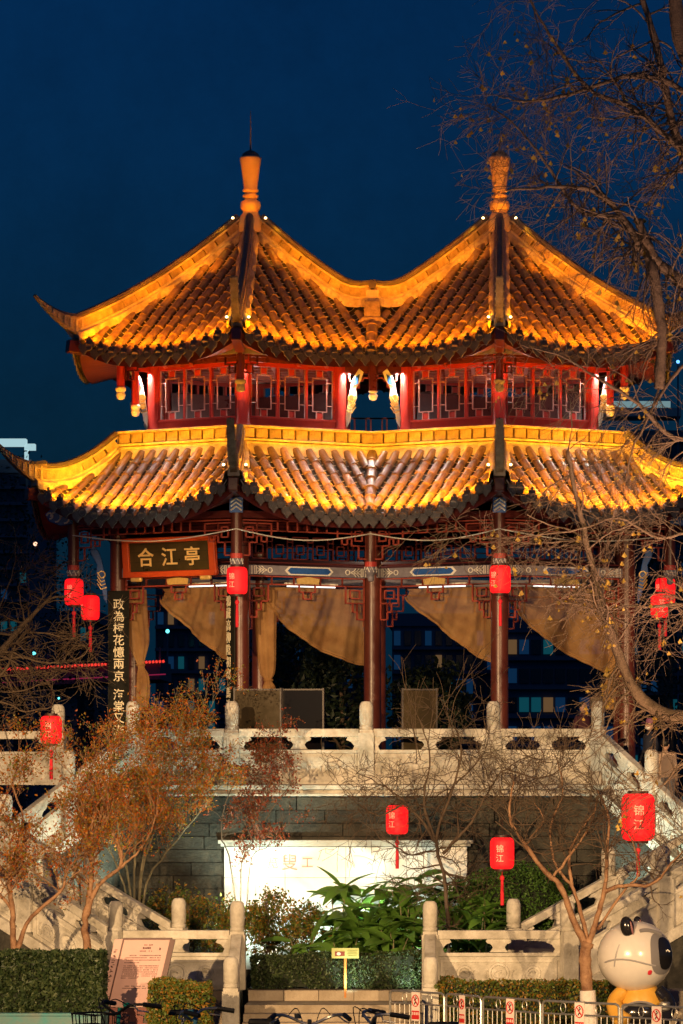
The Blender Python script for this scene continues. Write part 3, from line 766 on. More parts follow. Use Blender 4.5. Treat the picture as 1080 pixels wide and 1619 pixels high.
for i in range(10):
    p, q = COLS[i]+V((0,0,8.98)), COLS[(i+1)%10]+V((0,0,8.98)); L = (q-p).length; Mx = frame(p, q)
    mb = MB(); mb.beam(p, q, .17, .19); b = mb.build('painted_beam', M['grey'], PAV)
    if i < 4: cartouche(Mx, L, b)
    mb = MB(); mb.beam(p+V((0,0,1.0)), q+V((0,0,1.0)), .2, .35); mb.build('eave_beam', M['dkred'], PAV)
    mb = MB()
    fr = [(.2,-.28,L-.2,-.12)]+[(x,-.28,x,-.12) for x in (.7,1.2,1.8,2.3)]
    fr += [(.2,-.28,.62,-.62+.0),(.30,-.52,.52,-.36),(.2,-.95,.36,-.62),(.36,-.80,.46,-.62)]
    fr += [(L-.62,-.62,L-.2,-.28),(L-.52,-.52,L-.30,-.36),(L-.36,-.95,L-.2,-.62),(L-.46,-.80,L-.36,-.62)]
    fr += [(L/2-.18,-.42,L/2+.18,-.28),(L/2-.09,-.56,L/2+.09,-.42)]
    fret('hanging_fret', Mx, fr, .026, .04)
    if i < 4:
        mb = MB(); mb.prism([(L/2-.24,-.26),(L/2+.24,-.26),(L/2+.26,-.15),(L/2+.12,-.13),(L/2,-.11),(L/2-.12,-.13),(L/2-.26,-.15)], Mx @ Matrix.Translation((0,-.04,0)), .03); mb.build('gilt_carving', M['gold'], b)
    # lattice frieze between painted beam and eave
    z0, z1 = .16, .80; fr = [(.15,z0,L-.15,z1)]
    x = .25
    while x < L-.5:
        fr += [(x,z0+.08,x+.34,z1-.12),(x+.09,z0+.18,x+.25,z1-.28),(x+.34,z0+.30,x+.46,z0+.42)]; x += .46
    fret('frieze_lattice', Mx, fr, .022, .035, M['dkred'])
# hanging posts under the lower eave with meander frieze between them
PEND = [V((-6.06,-2.0,0)), V((-HX,-4.0,0)), V((0,-2.5,0)), V((HX,-4.0,0)), V((6.06,-2.0,0))]
for i, p in enumerate(PEND):
    zt = 10.35 if i in (1,3) else 10.05; zb = 9.10 if i in (1,3) else (9.02 if i == 2 else 8.98)
    mb = MB(); mb.tube([p+V((0,0,zt)), p+V((0,0,zb))], .115, 14); pd = mb.build('hanging_post', M['brown'], PAV, True)
    mb = MB(); mb.lathe([(.0,-.26),(.05,-.25),(.07,-.20),(.06,-.15),(.10,-.10),(.13,-.04),(.125,.02),(.105,.06)], p+V((0,0,zb)), 12); dr = mb.build('carved_drop', M['grey'], pd, True)
    mb = MB()
    for k in range(8):
        g = k*math.pi/4; mb.tube([p+V((.12*math.cos(g+t),.12*math.sin(g+t),zb-.02+.05*math.sin(t*8))) for t in (0,.2,.4,.6)], .014, 4)
    mb.build('white_petals', M['white'], dr)
    mb = MB(); mb.lathe([(.121,-.05),(.124,0),(.121,.05)], p+V((0,0,zb+.09)), 14); mb.build('red_collar', M['redpaint'], pd)
    if i in (1,3):
        o = p+V((0,-.12,zt-.16)); mb = MB(); mb.box(o, (.26,.03,.30)); bl = mb.build('blue_plate', M['blue'], pd)
        mb = MB()
        for k in range(3): mb.tube([o+V((-.11,-.02,-.11+.08*k)), o+V((0,-.02,-.03+.08*k)), o+V((.11,-.02,-.11+.08*k))], .016, 4)
        mb.build('white_chevron', M['white'], bl)
for i in range(4):
    p, q = PEND[i], PEND[i+1]; L = (q-p).length; e = (q-p).normalized()
    Mx = frame(p+e*.1+V((0,0,9.55)), q+V((0,0,9.55))); L -= .2
    mb = MB(); mb.beam(p+V((0,0,10.02)), q+V((0,0,10.02)), .12, .14); mb.build('eave_rail', M['dkred'], PAV)
    fr = [(0,.16,L,.36),(0,-.08,.34,.30),(.10,.02,.26,.22),(0,-.34,.18,-.08),(.34,.06,.66,.30),(.44,-.06,.56,.06),
          (L-.34,-.08,L,.30),(L-.26,.02,L-.10,.22),(L-.18,-.34,L,-.08),(L-.66,.06,L-.34,.30),(L-.56,-.06,L-.44,.06)]
    x = .8
    while x < L-.8: fr.append((x,.16,x+.22,.36)); x += .44
    fret('meander_frieze', Mx, fr, .026, .035, M['lattice'])
# blue cloud bracket at the outer corners
for sx in (-1,1):
    o = V((sx*6.2,-2.1,10.05)); mb = MB(); Mb = Matrix.Translation(o) @ Matrix.Diagonal((sx,1,1,1))
    poly = [(-.15,-.1),(.1,-.14),(.34,-.05),(.42,.1),(.3,.2),(.12,.16),(-.1,.12)]
    mb.prism(poly if sx > 0 else poly[::-1], Mb, .16); b = mb.build('cloud_bracket', M['blue'], PAV, bevel=.02)
    mb = MB()
    for cx, cz, r in ((.02,0,.09),(.2,.04,.1),(.32,.06,.06)): mb.tube([Mb @ V((cx+r*math.cos(g),-.09,cz+r*math.sin(g))) for g in [i*.6 for i in range(9)]], .018, 5)
    mb.build('white_scroll', M['white'], b)
    brace(sx*5.42, -1.62, sx, 8.35, 'blue')
mb = MB(); mb.add([p*.985+V((0,0,9.22)) for p in COLS], [tuple(range(9,-1,-1))]); mb.build('ceiling', M['soffit'], PAV)

# ------------------------------------------------------------------ pavilion floodlights (strip lamps on the roofs)
for sx in (-1,1):
    for th in (240,300):
        for rf, P in ((U,P_EAVE_U),(Lw,P_EAVE_L)):
            n_ = V((math.cos(RAD(th)), math.sin(RAD(th)),0)); e = V((-n_.y, n_.x,0))
            s0, s1 = -rf.R*.42, rf.R*.42
            if th == 300:                                      # stop at the valley
                s1 = min(s1, (HX-rf.A*.5)/.866-.15)
            if sx > 0: pass
            segs = 3
            for k in range(segs):
                s = lerp(s0, s1, (k+.5)/segs); Ls = (s1-s0)/segs
                p = surf(rf, th, rf.A, s, .36, -1)+n_*.02; q = surf(rf, th, rf.A-1.0, s, .0, -1)
                p.x *= -sx; q.x *= -sx
                l = light('eave_strip_light', 'AREA', p, P*Ls/3, WARM if rf is U else (1,.33,.004), q, Ls, .05)
                ee = V((e.x*(-sx), e.y, 0)); z = -(q-p).normalized(); x = (ee-z*ee.dot(z)).normalized(); y = z.cross(x)
                l.matrix_basis = Matrix.Translation(p) @ Matrix((x,y,z)).transposed().to_4x4()
                l.data.size = Ls; l.data.size_y = .05
# small visible ridge lamps
def ridge_lamp(p, tgt, energy, label, col=GOLD, ang=120):
    t = thing('ridge_lamp', p, label, 'lamp', 'small floodlights on the pavilion roofs')
    mb = MB(); mb.box(p-V((0,0,.05)), (.07,.07,.05)); mb.build('bracket', M['cap'], t)
    mb = MB(); mb.lathe([(.012,-.022),(.025,-.012),(.028,.006),(.018,.02),(0,.026)], p+V((0,0,.0)), 8); mb.build('bulb', M['lamp'], t, True)
    light('ridge_light', 'SPOT', p+(V(tgt)-p).normalized()*.10, energy, col, tgt, .05, angle=ang, blend=.8)
for sx in (-1,1):
    nm = 'roof with the lightning rod' if sx < 0 else 'roof beside the ginkgo'
    for ang, a2 in ((210,195),(270,255),(270,285),(330,345)):
        d = V((math.cos(RAD(ang))*(-sx), math.sin(RAD(ang)),0)); dd = V((math.cos(RAD(a2))*(-sx), math.sin(RAD(a2)),0))
    for s2 in (-1,1):
        p = V((sx*HX+s2*.34,-.42,16.42)); ridge_lamp(p, V((sx*HX+s2*1.9,-1.4,15.1)), P_RIDGE*1.2, 'bright lamp under the finial, '+('outer' if s2 == sx else 'inner')+' flank, '+nm)
        p = V((sx*HX+s2*.22,-3.72,13.95)); ridge_lamp(p, V((sx*HX+s2*.10,-1.2,15.3)), P_RIDGE*1.1, 'bright lamp at the upper front corner, '+('outer' if s2 == sx else 'inner')+' flank, '+nm)
        p = V((sx*HX+s2*.22,-4.52,10.95)); ridge_lamp(p, V((sx*HX+s2*.15,-2.6,12.2)), P_RIDGE*1.0, 'bright lamp at the lower front corner, '+('outer' if s2 == sx else 'inner')+' flank, '+nm)
    # along the outer and saddle hips, grazing the ridge flanks
    for rf, r0, r1, z in ((U,.9,3.6,.5),(Lw,3.3,4.6,.5)):
        a = hip_pt(rf,210,r0,.18,-1); b = hip_pt(rf,210,r1,.18,-1); off = V((.30,-.52,0)).normalized()*.55
        for t in (.2,.55,.9):
            p = a.lerp(b,t)+off; p.x *= -sx; q = a.lerp(b,max(0,t-.1)); q.x *= -sx
            l = light('hip_strip_light', 'AREA', p, P_RIDGE*(.8 if rf is U else .4), WARM if rf is U else GOLD, q, .8, .06)
    for t in (.22,.52,.78):
        a = hip_pt(U,330,.5,.18,-1); b = hip_pt(U,330,2.9,.3,-1); p = a.lerp(b,t)+V((-.1,-.58,-.05)); q = a.lerp(b,t)+V((0,0,.1)); p.x *= -sx; q.x *= -sx
        light('hip_strip_light', 'AREA', p, P_RIDGE*.75, WARM, q, .8, .06)
# strip below the upper windows washing band, sill and the head of the lower roof
for i in range(4):
    p, q = O1[i], O1[i+1]; d = (q-p).normalized(); o = V((d.y,-d.x,0)); c = (p+q)/2+o*.62+V((0,0,11.42)); L = (q-p).length*.9
    l = light('band_strip_light', 'AREA', c, P_BAND, GOLD, (p+q)/2+V((0,0,11.95)), L, .05)
    z = (c-((p+q)/2+V((0,0,11.95)))).normalized(); x = d; y = z.cross(x)
    l.matrix_basis = Matrix.Translation(c) @ Matrix((x,y,z)).transposed().to_4x4()
# white downlights under the upper eave, one before each upper post, and an added fill lamp inside each hexagon to brighten the ceiling
for sx in (-1,1):
    for a in (210,270,330):
        d = V((math.cos(RAD(a)), math.sin(RAD(a)),0)); p = V((sx*HX,0,0))+d*2.46+V((0,0,13.12)); tg = V((sx*HX,0,0))+d*2.20+V((0,0,12.35))
        light('eave_downlight', 'SPOT', p, P_DOWN*(.2 if a == 270 else 1), WHITE, tg, .04, angle=125, blend=.6)
    light('gallery_fill_light', 'POINT', (sx*HX,-.2,12.3), 34, (.9,1,.95), size=.2)
    for u in (-1,1):
        p = V((sx*HX+u*1.7,-2.55,12.88)); light('eave_floodlight', 'SPOT', p, 48, (.95,.97,1), V((sx*HX+u*2.0,-3.5,10.4)), .06, angle=110, blend=.8)

# ------------------------------------------------------------------ street lighting outside the frame, ground floods
def street_lamp(x, y, h, energy, label, tgt, ang=120):
    z0 = ground_z(y)
    t = thing('street_lamp', (x,y,z0), label, 'lamp')
    mb = MB(); mb.lathe([(.16,0),(.16,.4),(.09,.6),(.06,h)], (x,y,z0), 12); mb.build('pole', M['metal'], t, True)
    d = (V((tgt[0]-x, tgt[1]-y, 0))).normalized(); e = V((x,y,z0+h))
    mb = MB(); mb.tube([e, e+d*.6+V((0,0,.25)), e+d*1.6+V((0,0,.3))], [.06,.05,.04], 8); mb.build('arm', M['metal'], t, True)
    c = e+d*1.9+V((0,0,.28)); mb = MB(); mb.beam(c-d*.35, c+d*.35, .26, .12); mb.build('lamp_head', M['metal'], t, bevel=.03)
    mb = MB(); mb.beam(c-d*.28-V((0,0,.075)), c+d*.28-V((0,0,.075)), .2, .025); mb.build('lens', M['lamp'], t)
    light('street_light', 'SPOT', c-V((0,0,.16)), energy, STREET, tgt, .25, angle=ang, blend=.45)
street_lamp(-15,-62,9.0, P_STREET, 'street lamp across the road on the hedge side', (-2,-10,.6), 23)
street_lamp(18,-62,9.0, P_STREET*.6, 'street lamp across the road on the statue side', (3.0,-10,.8), 24)
street_lamp(-10,-73,9.0, 15000, 'added unseen street lamp that lights the parked bicycles', (0,-43,2.2), 50)  # extra lamp out of view, added to light the bicycles
for x, tx in ((-2.0,-2.6), (-.5,-.5), (1.1,1.4)):
    p = V((x,-6.55,1.25)); t = thing('ground_floodlight', p, 'ground floodlight before the marble wall, '+{-2.0:'beside the olive bush',-.5:'among the tallest ginger stalks',1.1:'beside the front step post'}[x], 'lamp', 'floodlights in the planting bed')
    mb = MB(); mb.box(p-V((0,.0,.06)), (.2,.12,.12)); mb.tube([p-V((0,0,.1)), p-V((0,0,.36))], .02, 6); mb.build('housing', M['cap'], t)
    mb = MB(); mb.boxm(Matrix.Translation(p+V((0,.05,.02))) @ Matrix.Rotation(RAD(35),4,'X'), (.16,.02,.1)); mb.build('lens', mat('flood_lens', (.9,1,.9), .3, emit=(.9,1,.8), es=4), t)
    light('ground_flood', 'SPOT', p+V((0,.08,.08)), P_FLOOD, COOL, V((tx,-5.1,3.3)), .08, angle=135, blend=.7)
for x, y, z, tx, ty, tz, e in ((-4.5,-6.5,2.0,-5.7,-6.2,4.0,420), (4.4,-6.5,2.2,5.6,-6.2,4.0,420), (-2.4,-7.0,2.2,-2.6,-5.3,4.8,620), (2.6,-7.0,2.2,2.6,-5.3,4.8,620), (0,-7.0,2.2,0,-5.3,4.8,580), (-.2,-9.2,.95,.1,-7.2,2.3,45), (.9,-9.2,.95,1.2,-7.2,2.3,45)):
    light('ground_flood', 'SPOT', (x,y,z), e, COOL, (tx,ty,tz), .08, angle=95, blend=.7)
for sx in (-1,1):
    light('finial_light', 'SPOT', (sx*HX-.55,-1.1,16.2), 60, WARM, (sx*HX,0,17.4), .04, angle=60); light('finial_light', 'SPOT', (sx*HX+.55,-1.1,16.2), 60, WARM, (sx*HX,0,17.4), .04, angle=60)
tu = thing('tree_fill_light', (6.6,-18.2,0), 'added unseen fill lamp at the foot of the ginkgo', 'lamp')  # added out of view to brighten the ginkgo limbs and crown
mb = MB(); mb.lathe([(.10,0),(.12,.05),(.12,.16),(.09,.18)], (6.6,-18.2,0), 12); mb.build('housing', M['cap'], tu, True)
light('tree_fill_light', 'SPOT', (6.6,-18.2,.25), 2600, (1,.58,.36), (5.0,-15.3,11), .12, angle=75, blend=.8)
light('tree_fill_light', 'SPOT', (7.4,-22,.3), 10000, (1,.58,.42), (4.7,-15,15), .12, angle=46, blend=.5)
light('terrace_lamp', 'POINT', (0,-.2,8.3), 30, (1,.8,.6), size=.2)

# ================================================================== plaque, couplets, curtains, lanterns
p, q = COLS[0], COLS[1]; e = (q-p).normalized(); o = V((e.y,-e.x,0)); c = (p+q)/2+o*.30+V((0,0,9.27))
t = thing('name_plaque', c-V((0,0,.4)), 'black plaque with gold characters in a wide red frame under the eave', 'plaque')
Mp = frame(c, c+e) @ Matrix.Rotation(RAD(6),4,'X')
mb = MB(); mb.boxm(Mp, (1.98,.05,.60)); bd = mb.build('board', mat('plaque_board', (.035,.028,.012), .3, (.07,.05,.02), 3), t)
mb = MB()
for x, z, sx_, sz in ((0,-.345,2.30,.12),(0,.345,2.30,.10),(-1.06,0,.16,.60),(1.06,0,.16,.60)): mb.boxm(Mp @ Matrix.Translation((x,-.03,z)), (sx_,.10,sz))
mb.build('frame', mat('plaque_frame', (.50,.06,.015), .4, (.58,.09,.02), 5), t, bevel=.015)
mb = MB()
for z in (-.1,.1): mb.boxm(Mp @ Matrix.Translation((0,-.027,z)), (1.97,.004,.008))
mb.build('board_joint', M['black'], bd)
for ch, x in (('合',-.58),('江',.0),('亭',.56)):
    inst('gold_character', char_mesh(ch, .40, mat('gold_leaf_glow', (.80,.58,.25), .4, emit=(.9,.6,.2), es=.04), .008, 'gold_character', .004), Mp @ Matrix.Translation((x,-.034,.0)) @ Matrix.Rotation(RAD(90),4,'X'), bd)  # gold characters carry a faint glow of their own
for x in (-.85,.85):
    mb = MB(); mb.boxm(Mp @ Matrix.Translation((x,-.02,-.44)), (.26,.10,.10)); mb.build('gilt_foot', M['gold'], t, bevel=.03)
light('plaque_light', 'SPOT', c+o*1.2+V((0,-.3,-.9)), 42, GOLD, c, .05, angle=75)

def couplet(center, facing, z1, h, txt, gap_after, label, wd=.40):
    c = V((center.x, center.y, z1-h)); f = V(facing).normalized(); e = V((-f.y, f.x, 0)); t = thing('couplet_board', c, label, 'couplet board')
    Mc = Matrix((e, -f, V((0,0,1)))).transposed().to_4x4(); Mc.translation = c
    mb = MB(); mb.grid(lambda a, b: Mc @ V(((a-.5)*wd, -.20-.05*math.cos((a-.5)*2.6), b*h)), 8, 1); mb.grid(lambda a, b: Mc @ V(((.5-a)*wd, -.17-.05*math.cos((a-.5)*2.6), b*h)), 8, 1)
    for a in (-.5,.5): mb.box(Mc @ V((a*wd,-.195,h/2)), (.03,.04,h))
    bd = mb.build('board', mat('couplet_black', (.006,.006,.004), .7, (.012,.011,.007), 4, spec=.2), t, True)
    gm = mat('couplet_gold_glow', (.75,.62,.38), .45, emit=(.9,.75,.4), es=.10)  # gold with a slight glow put into the material, no lamp
    n = len(txt)+ (1 if gap_after else 0); st = (h-.25)/n; z = h-.18-st*.4
    for k, ch in enumerate(txt):
        inst('gold_character', char_mesh(ch, .235, gm, .005, 'gold_character', .002), Mc @ Matrix.Translation((0,-.258,z)) @ Matrix.Rotation(RAD(90),4,'X'), bd)
        z -= st*(1.55 if k == gap_after-1 else 1)
couplet(COLS[0], (.12,-1,0), 8.62, 3.9, '政為梅花憶兩京海棠又滿錦官城', 7, 'black couplet board with pale gold characters on the column beside the plaque')
couplet(COLS[1], (-1,-.50,0), 8.62, 3.9, '鴉藏高柳陰初密馬涉清江水未生', 7, 'narrow black couplet board seen edge on, on the column right of the plaque', .36)

def curtain(i, t0, t1, zl, zr, label, ztop=8.66, pw=1.7):
    p, q = COLS[i], COLS[i+1]; e = (q-p).normalized(); n_ = V((-e.y,e.x,0)); L = (q-p).length
    th = thing('curtain', p.lerp(q,(t0+t1)/2)+V((0,0,zr)), label, 'curtain', 'gauze curtains between the columns')
    def fn(a, b):
        t = lerp(t0,t1,a); zb = zl-(zl-zr)*(1-(1-a)**pw); z = lerp(ztop, zb, b)
        rip = .05*math.sin(a*19+b*3)+.08*math.sin(a*7+b*5.0)*b+.012*math.sin(b*24-a*11)*b+.018*math.sin(a*61+b*9)+.02*noise.noise(V((a*9,b*6,i)))
        P = p.lerp(q, t)+n_*(.28+rip); return V((P.x,P.y,z))
    mb = MB(); mb.grid(fn, 44, 26); cl = mb.build('drape', M['cloth'], th, True, sharp=180)
    mb = MB(); mb.tube([fn(k/40,1) for k in range(41)], .022, 5); mb.tube([fn(k/40,.965)-n_*.01 for k in range(41)], .012, 4); mb.build('hem', M['cloth'], th, True)
def bundle(P, prof, label, seed):
    """gathered curtain: prof = (z, half width, dx)"""
    rnd = random.Random(seed); th = thing('curtain', V((P.x,P.y,prof[-1][0])), label, 'curtain', 'gauze curtains between the columns'); ph = rnd.random()*6
    zs = smooth_path([V((dx, wv, z)) for z, wv, dx in prof], 6); n = 28; rows = []
    for v in zs:
        rows.append([V((P.x+v.x+v.y*math.cos(g)*(1+.12*math.sin(g*5+ph)), P.y+v.y*.45*math.sin(g)*(1+.35*math.sin(g*7+ph+v.z)), v.z)) for g in [2*math.pi*k/n for k in range(n)]])
    mb = MB(); vs = [x for r in rows for x in r]
    mb.add(vs, [(i*n+j, i*n+(j+1)%n, (i+1)*n+(j+1)%n, (i+1)*n+j) for i in range(len(rows)-1) for j in range(n)]); mb.build('drape', M['cloth'], th, True, sharp=180)
    zt, wt, dx = min(prof[1:-1], key=lambda a: a[1])
    mb = MB(); mb.tube([V((P.x+dx+wt*1.15*math.cos(g), P.y+wt*.75*math.sin(g), zt)) for g in [k*.45 for k in range(15)]], .025, 5); mb.build('tie', M['cloth'], th)
curtain(0, .30, 1.0, 8.42, 7.10, 'long swagged curtain in the bay behind the plaque')
curtain(1, .20, .99, 8.40, 7.12, 'swagged curtain behind the dark display screens')
curtain(2, .22, .99, 8.48, 7.08, 'swagged curtain between the middle column and the lantern column', pw=1.5)
curtain(3, .05, .97, 8.52, 6.92, 'broad dusky curtain in the bay beside the ginkgo limb', pw=1.5)
bundle(V((-4.92,-1.35,0)), [(8.66,.26,.0),(8.1,.24,.05),(7.6,.22,.10),(7.12,.07,.16),(6.9,.12,.2),(6.5,.14,.2),(6.2,.10,.17)], 'knotted curtain hanging beside the couplet column', 1)
bundle(V((-2.12,-2.35,0)), [(8.6,.22,0),(7.8,.2,0),(7.0,.16,.02),(6.78,.07,.04),(6.6,.13,.06),(6.1,.17,.05),(5.6,.12,.03)], 'knotted curtain hanging between the front column and the display screen', 2)
bundle(V((4.95,-1.35,0)), [(8.5,.16,0),(7.6,.14,-.02),(6.95,.07,-.05),(6.6,.14,-.12),(6.2,.10,-.08)], 'knotted curtain at the column behind the ginkgo limb', 3)

def lantern(p, wd, hh, hang, label, chars=True, rot=0, tl=.45):
    t = thing('red_lantern', p, label, 'lantern', 'red lanterns'); r = wd/2; h = hh/2
    prof = [(r*.55,-h),(r*.72,-h*.985),(r*.90,-h*.90),(r*.985,-h*.72),(r*1.0,-h*.4),(r*1.0,h*.4),(r*.985,h*.72),(r*.90,h*.90),(r*.72,h*.985),(r*.55,h)]
    n = 32; mb = MB(); vs = []
    for k, (rr, z) in enumerate(prof):
        for j in range(n):
            g = 2*math.pi*j/n; f = rr*(1 if j % 2 else .985); vs.append(p+V((f*math.cos(g), f*math.sin(g), z)))
    mb.add(vs, [(i*n+j, i*n+(j+1)%n, (i+1)*n+(j+1)%n, (i+1)*n+j) for i in range(len(prof)-1) for j in range(n)]); mb.build('body', M['lantern'], t, True, sharp=180)
    mb = MB()
    for j in range(12):
        g = 2*math.pi*(j+.5)/12; mb.tube([p+V((rr*1.004*math.cos(g), rr*1.004*math.sin(g), z)) for rr, z in prof], r*.012, 3, cap=False)
    mb.build('ribs', M['lrib'], t)['kind'] = 'stuff'
    for s in (1,-1):
        mb = MB(); mb.lathe([(r*.60,-.025),(r*.62,0),(r*.60,.03)], p+V((0,0,s*(h+.015))), 18); mb.build('cap', M['lcap'], t, True)
    mb = MB(); mb.tube([p+V((0,0,h)), p+V((0,0,h+hang))], .006, 4); mb.tube([p+V((.06*math.cos(g),0,h+.04+.06*math.sin(g))) for g in [k*.45 for k in range(8)]], .006, 4); mb.build('cord', M['lcap'], t)
    mb = MB(); mb.tube([p+V((0,0,-h)), p+V((0,0,-h-.12))], .006, 4); mb.lathe([(.0,-.06),(.03,-.045),(.045,0),(.03,.04),(0,.05)], p+V((0,0,-h-.16)), 10)
    mb.lathe([(.032,-tl),(.034,-tl*.6),(.026,-.03),(.018,0)], p+V((0,0,-h-.20)), 9); mb.build('tassel', M['tassel'], t, True)
    if chars:
        for k, ch in enumerate('锦江'):
            sz = r*.66; me = char_mesh(ch, sz, M['lchar'], .001, 'lantern_characters')
            for v in me.vertices:
                g = v.co.x/r-math.pi/2+rot; z = v.co.y; dd = v.co.z+r*1.012; v.co = V((dd*math.cos(g), dd*math.sin(g), z))
            inst('lantern_characters', me, Matrix.Translation(p+V((0,0,(.30-.60*k)*h))), t)
    light('lantern_glow', 'POINT', p, 2.2*wd/.42, (1,.05,.03), size=r*.98) if False else None
for u, vv, y, wp, hp, hang, lb, rot in (
    (375,918,-4.0,33,43,.25,'red lantern hanging before the column right of the plaque',-.5),
    (791,916,-4.0,34,44,.25,'red lantern hanging before the column of the bare front tree',-.7),
    (117,936,-2.0,30,42,.3,'higher of the two red lanterns beside the couplet board',-.4),
    (143,961,-1.3,29,39,.5,'lower of the two red lanterns beside the couplet board',-1.2),
    (1052,935,-1.3,32,42,.5,'half hidden red lantern behind ginkgo twigs',-.9),
    (1043,958,-2.0,29,38,.6,'red lantern with long tassel below the ginkgo side branch',.2),
    (81,1154,-9.6,34,44,.5,'red lantern among the orange leaves of the crape myrtle',-.2),
    (628,1296,-7.2,36,46,.35,'small red lantern hanging in front of the dark stone wall',-.5),
    (794,1349,-10.6,39,50,.35,'red lantern hanging from the crape myrtle over the green bush',-.2),
    (1009,1292,-12.6,54,75,.4,'largest red lantern above the panda statue',0)):
    S = F/(y+D); lantern(pt(u,vv,y), wp/S, hp/S, hang, lb, True, rot, .45 if hp < 70 else .42)

# light fittings, cable, display screens
for i, a in ((0,.75),(1,.52),(2,.55),(3,.45)):
    P = COLS[i].lerp(COLS[i+1], a)+V((0,.55,8.70)); e = (COLS[i+1]-COLS[i]).normalized()
    t = thing('tube_light', P, 'white fluorescent tube above the '+('plaque curtain','curtain of the display screens','curtain next to the middle column','broad dusky curtain')[i], 'lamp')
    mb = MB(); mb.beam(P-e*.55, P+e*.55, .026, .026); mb.build('tube', M['ltube'], t); mb = MB(); mb.beam(P-e*.6+V((0,0,.05)), P+e*.6+V((0,0,.05)), .07, .04); mb.build('batten', M['white'], t)
mb = MB(); pts = []
for i in range(4):
    a, b = PEND[i]+V((0,-.13,9.72)), PEND[i+1]+V((0,-.13,9.72))
    for k in range(10): s = k/10; pts.append(a.lerp(b, s)-V((0,0,.18*math.sin(math.pi*s))))
mb.tube(pts, .012, 5); tag(mb.build('cable', M['white']), 'thin white cable strung under the lower eave', 'cable')
glass = mat('screen_glass', (.04,.032,.018), .10, (.08,.058,.03), 1.5, spec=.25); dark = mat('screen_dark', (.012,.012,.015), .08, spec=.25)
for x0, x1, m, lb in ((-2.66,-1.72,glass,'reflective brownish display screen behind the balustrade'),(-1.70,-.88,dark,'black display screen behind the balustrade'),(.66,1.36,glass,'narrow framed display screen behind the bare front tree')):
    c = V(((x0+x1)/2,-3.9,ZF)); yw = Matrix.Translation(c) @ Matrix.Rotation(RAD(-9 if x0 < 0 else 17),4,'Z') @ Matrix.Translation(-c); t = thing('display_screen', c, lb, 'screen')
    mb = MB(); mb.boxm(yw @ Matrix.Translation(c+V((0,0,1.02))), (x1-x0-.02,.05,1.66)); mb.build('panel', m, t); mb = MB()
    for x in (x0,x1): mb.boxm(yw @ Matrix.Translation((x,-3.9,ZF+.95)), (.03,.07,1.9))
    mb.boxm(yw @ Matrix.Translation((c.x,-3.9,ZF+1.87)), (x1-x0,.06,.03)); mb.build('frame', M['cap'], t)
    mb = MB()
    for x in (x0+.06,x1-.06): mb.box((x,-3.9,ZF+.04), (.06,.4,.08))
    mb.build('foot', M['metal'], t)

# ================================================================== vegetation
class Tree:
    """collects trunk, twigs and leaves of one plant"""
    def __init__(s, seed): s.r = random.Random(seed); s.trunk = MB(); s.twig = MB(); s.leaf = MB(); s.tips = []
    def limb(s, pts, r0, r1, n=7, sub=5, mbx=None, wob=0):
        P = smooth_path(pts, sub); k = len(P)
        if wob: P = [p+V((s.r.gauss(0,wob), s.r.gauss(0,wob), s.r.gauss(0,wob))) if 0 < i < k-1 else p for i, p in enumerate(P)]
        R_ = [lerp(r0, r1, (i/(k-1))**.85)*(1+.12*s.r.uniform(-1,1)) for i in range(k)]
        (mbx or s.trunk).tube(P, R_, n); return P, R_
    def grow(s, p, d, L, r, lvl, wob=.35, up=0.0, kids=(3,5), ratio=.6, spread=(.5,1.1), leaf=None, step=.12, minr=.0035, yflat=1.0, zig=0):
        rd = s.r; n = max(3, int(L/step)); pts = [V(p)]; d = V(d).normalized()
        for i in range(n):
            k = wob*(1.0 if not zig else 1.0)
            d = (d+V((rd.gauss(0,k*.5), rd.gauss(0,k*.5)*yflat, rd.gauss(0,k*.5)+up))).normalized()
            pts.append(pts[-1]+d*L/n)
        re = max(minr, r*.45 if lvl else minr); R_ = [lerp(r, re, i/n) for i in range(n+1)]
        (s.trunk if r > .03 else s.twig).tube(pts, R_, 6 if r > .03 else (4 if r > .012 else 3), cap=False)
        if leaf:
            for i in range(1, n+1):
                if rd.random() < leaf[0]*(1.0 if lvl == 0 else .3): s.tips.append(pts[i])
        if lvl == 0: return
        for c in range(rd.randint(*kids)):
            t = rd.uniform(.25, 1.0); i = min(n, max(1, int(t*n))); b = (pts[i]-pts[i-1]).normalized()
            a = rd.uniform(*spread); ax = V((rd.gauss(0,1), rd.gauss(0,1), rd.gauss(0,1))).cross(b)
            ax = ax.normalized() if ax.length > 1e-4 else V((1,0,0))
            nd = Matrix.Rotation(a, 3, ax) @ b; nd.y *= yflat
            s.grow(pts[i], nd, L*ratio*rd.uniform(.7,1.2), max(minr, R_[i]*.62), lvl-1, wob, up, kids, ratio, spread, leaf, step, minr, yflat, zig)
    def leaves(s, per, size, jitter, droop=0, asp=.55):
        rd = s.r
        for p in s.tips:
            for k in range(per):
                c = p+V((rd.gauss(0,jitter), rd.gauss(0,jitter), rd.gauss(0,jitter)-droop)); leaf_quad(s.leaf, c, size*rd.uniform(.6,1.3), rd, asp)
    def finish(s, name, loc, label, bark, leafm=None, cat='tree', twigm=None):
        t = thing(name, loc, label, cat)
        if s.trunk.f: s.trunk.build('trunk', bark, t, True, sharp=180)
        if s.twig.f: s.twig.build('branches', twigm or bark, t, True, sharp=180)
        if s.leaf.f: s.leaf.build('leaves', leafm, t)['kind'] = 'stuff'
        return t
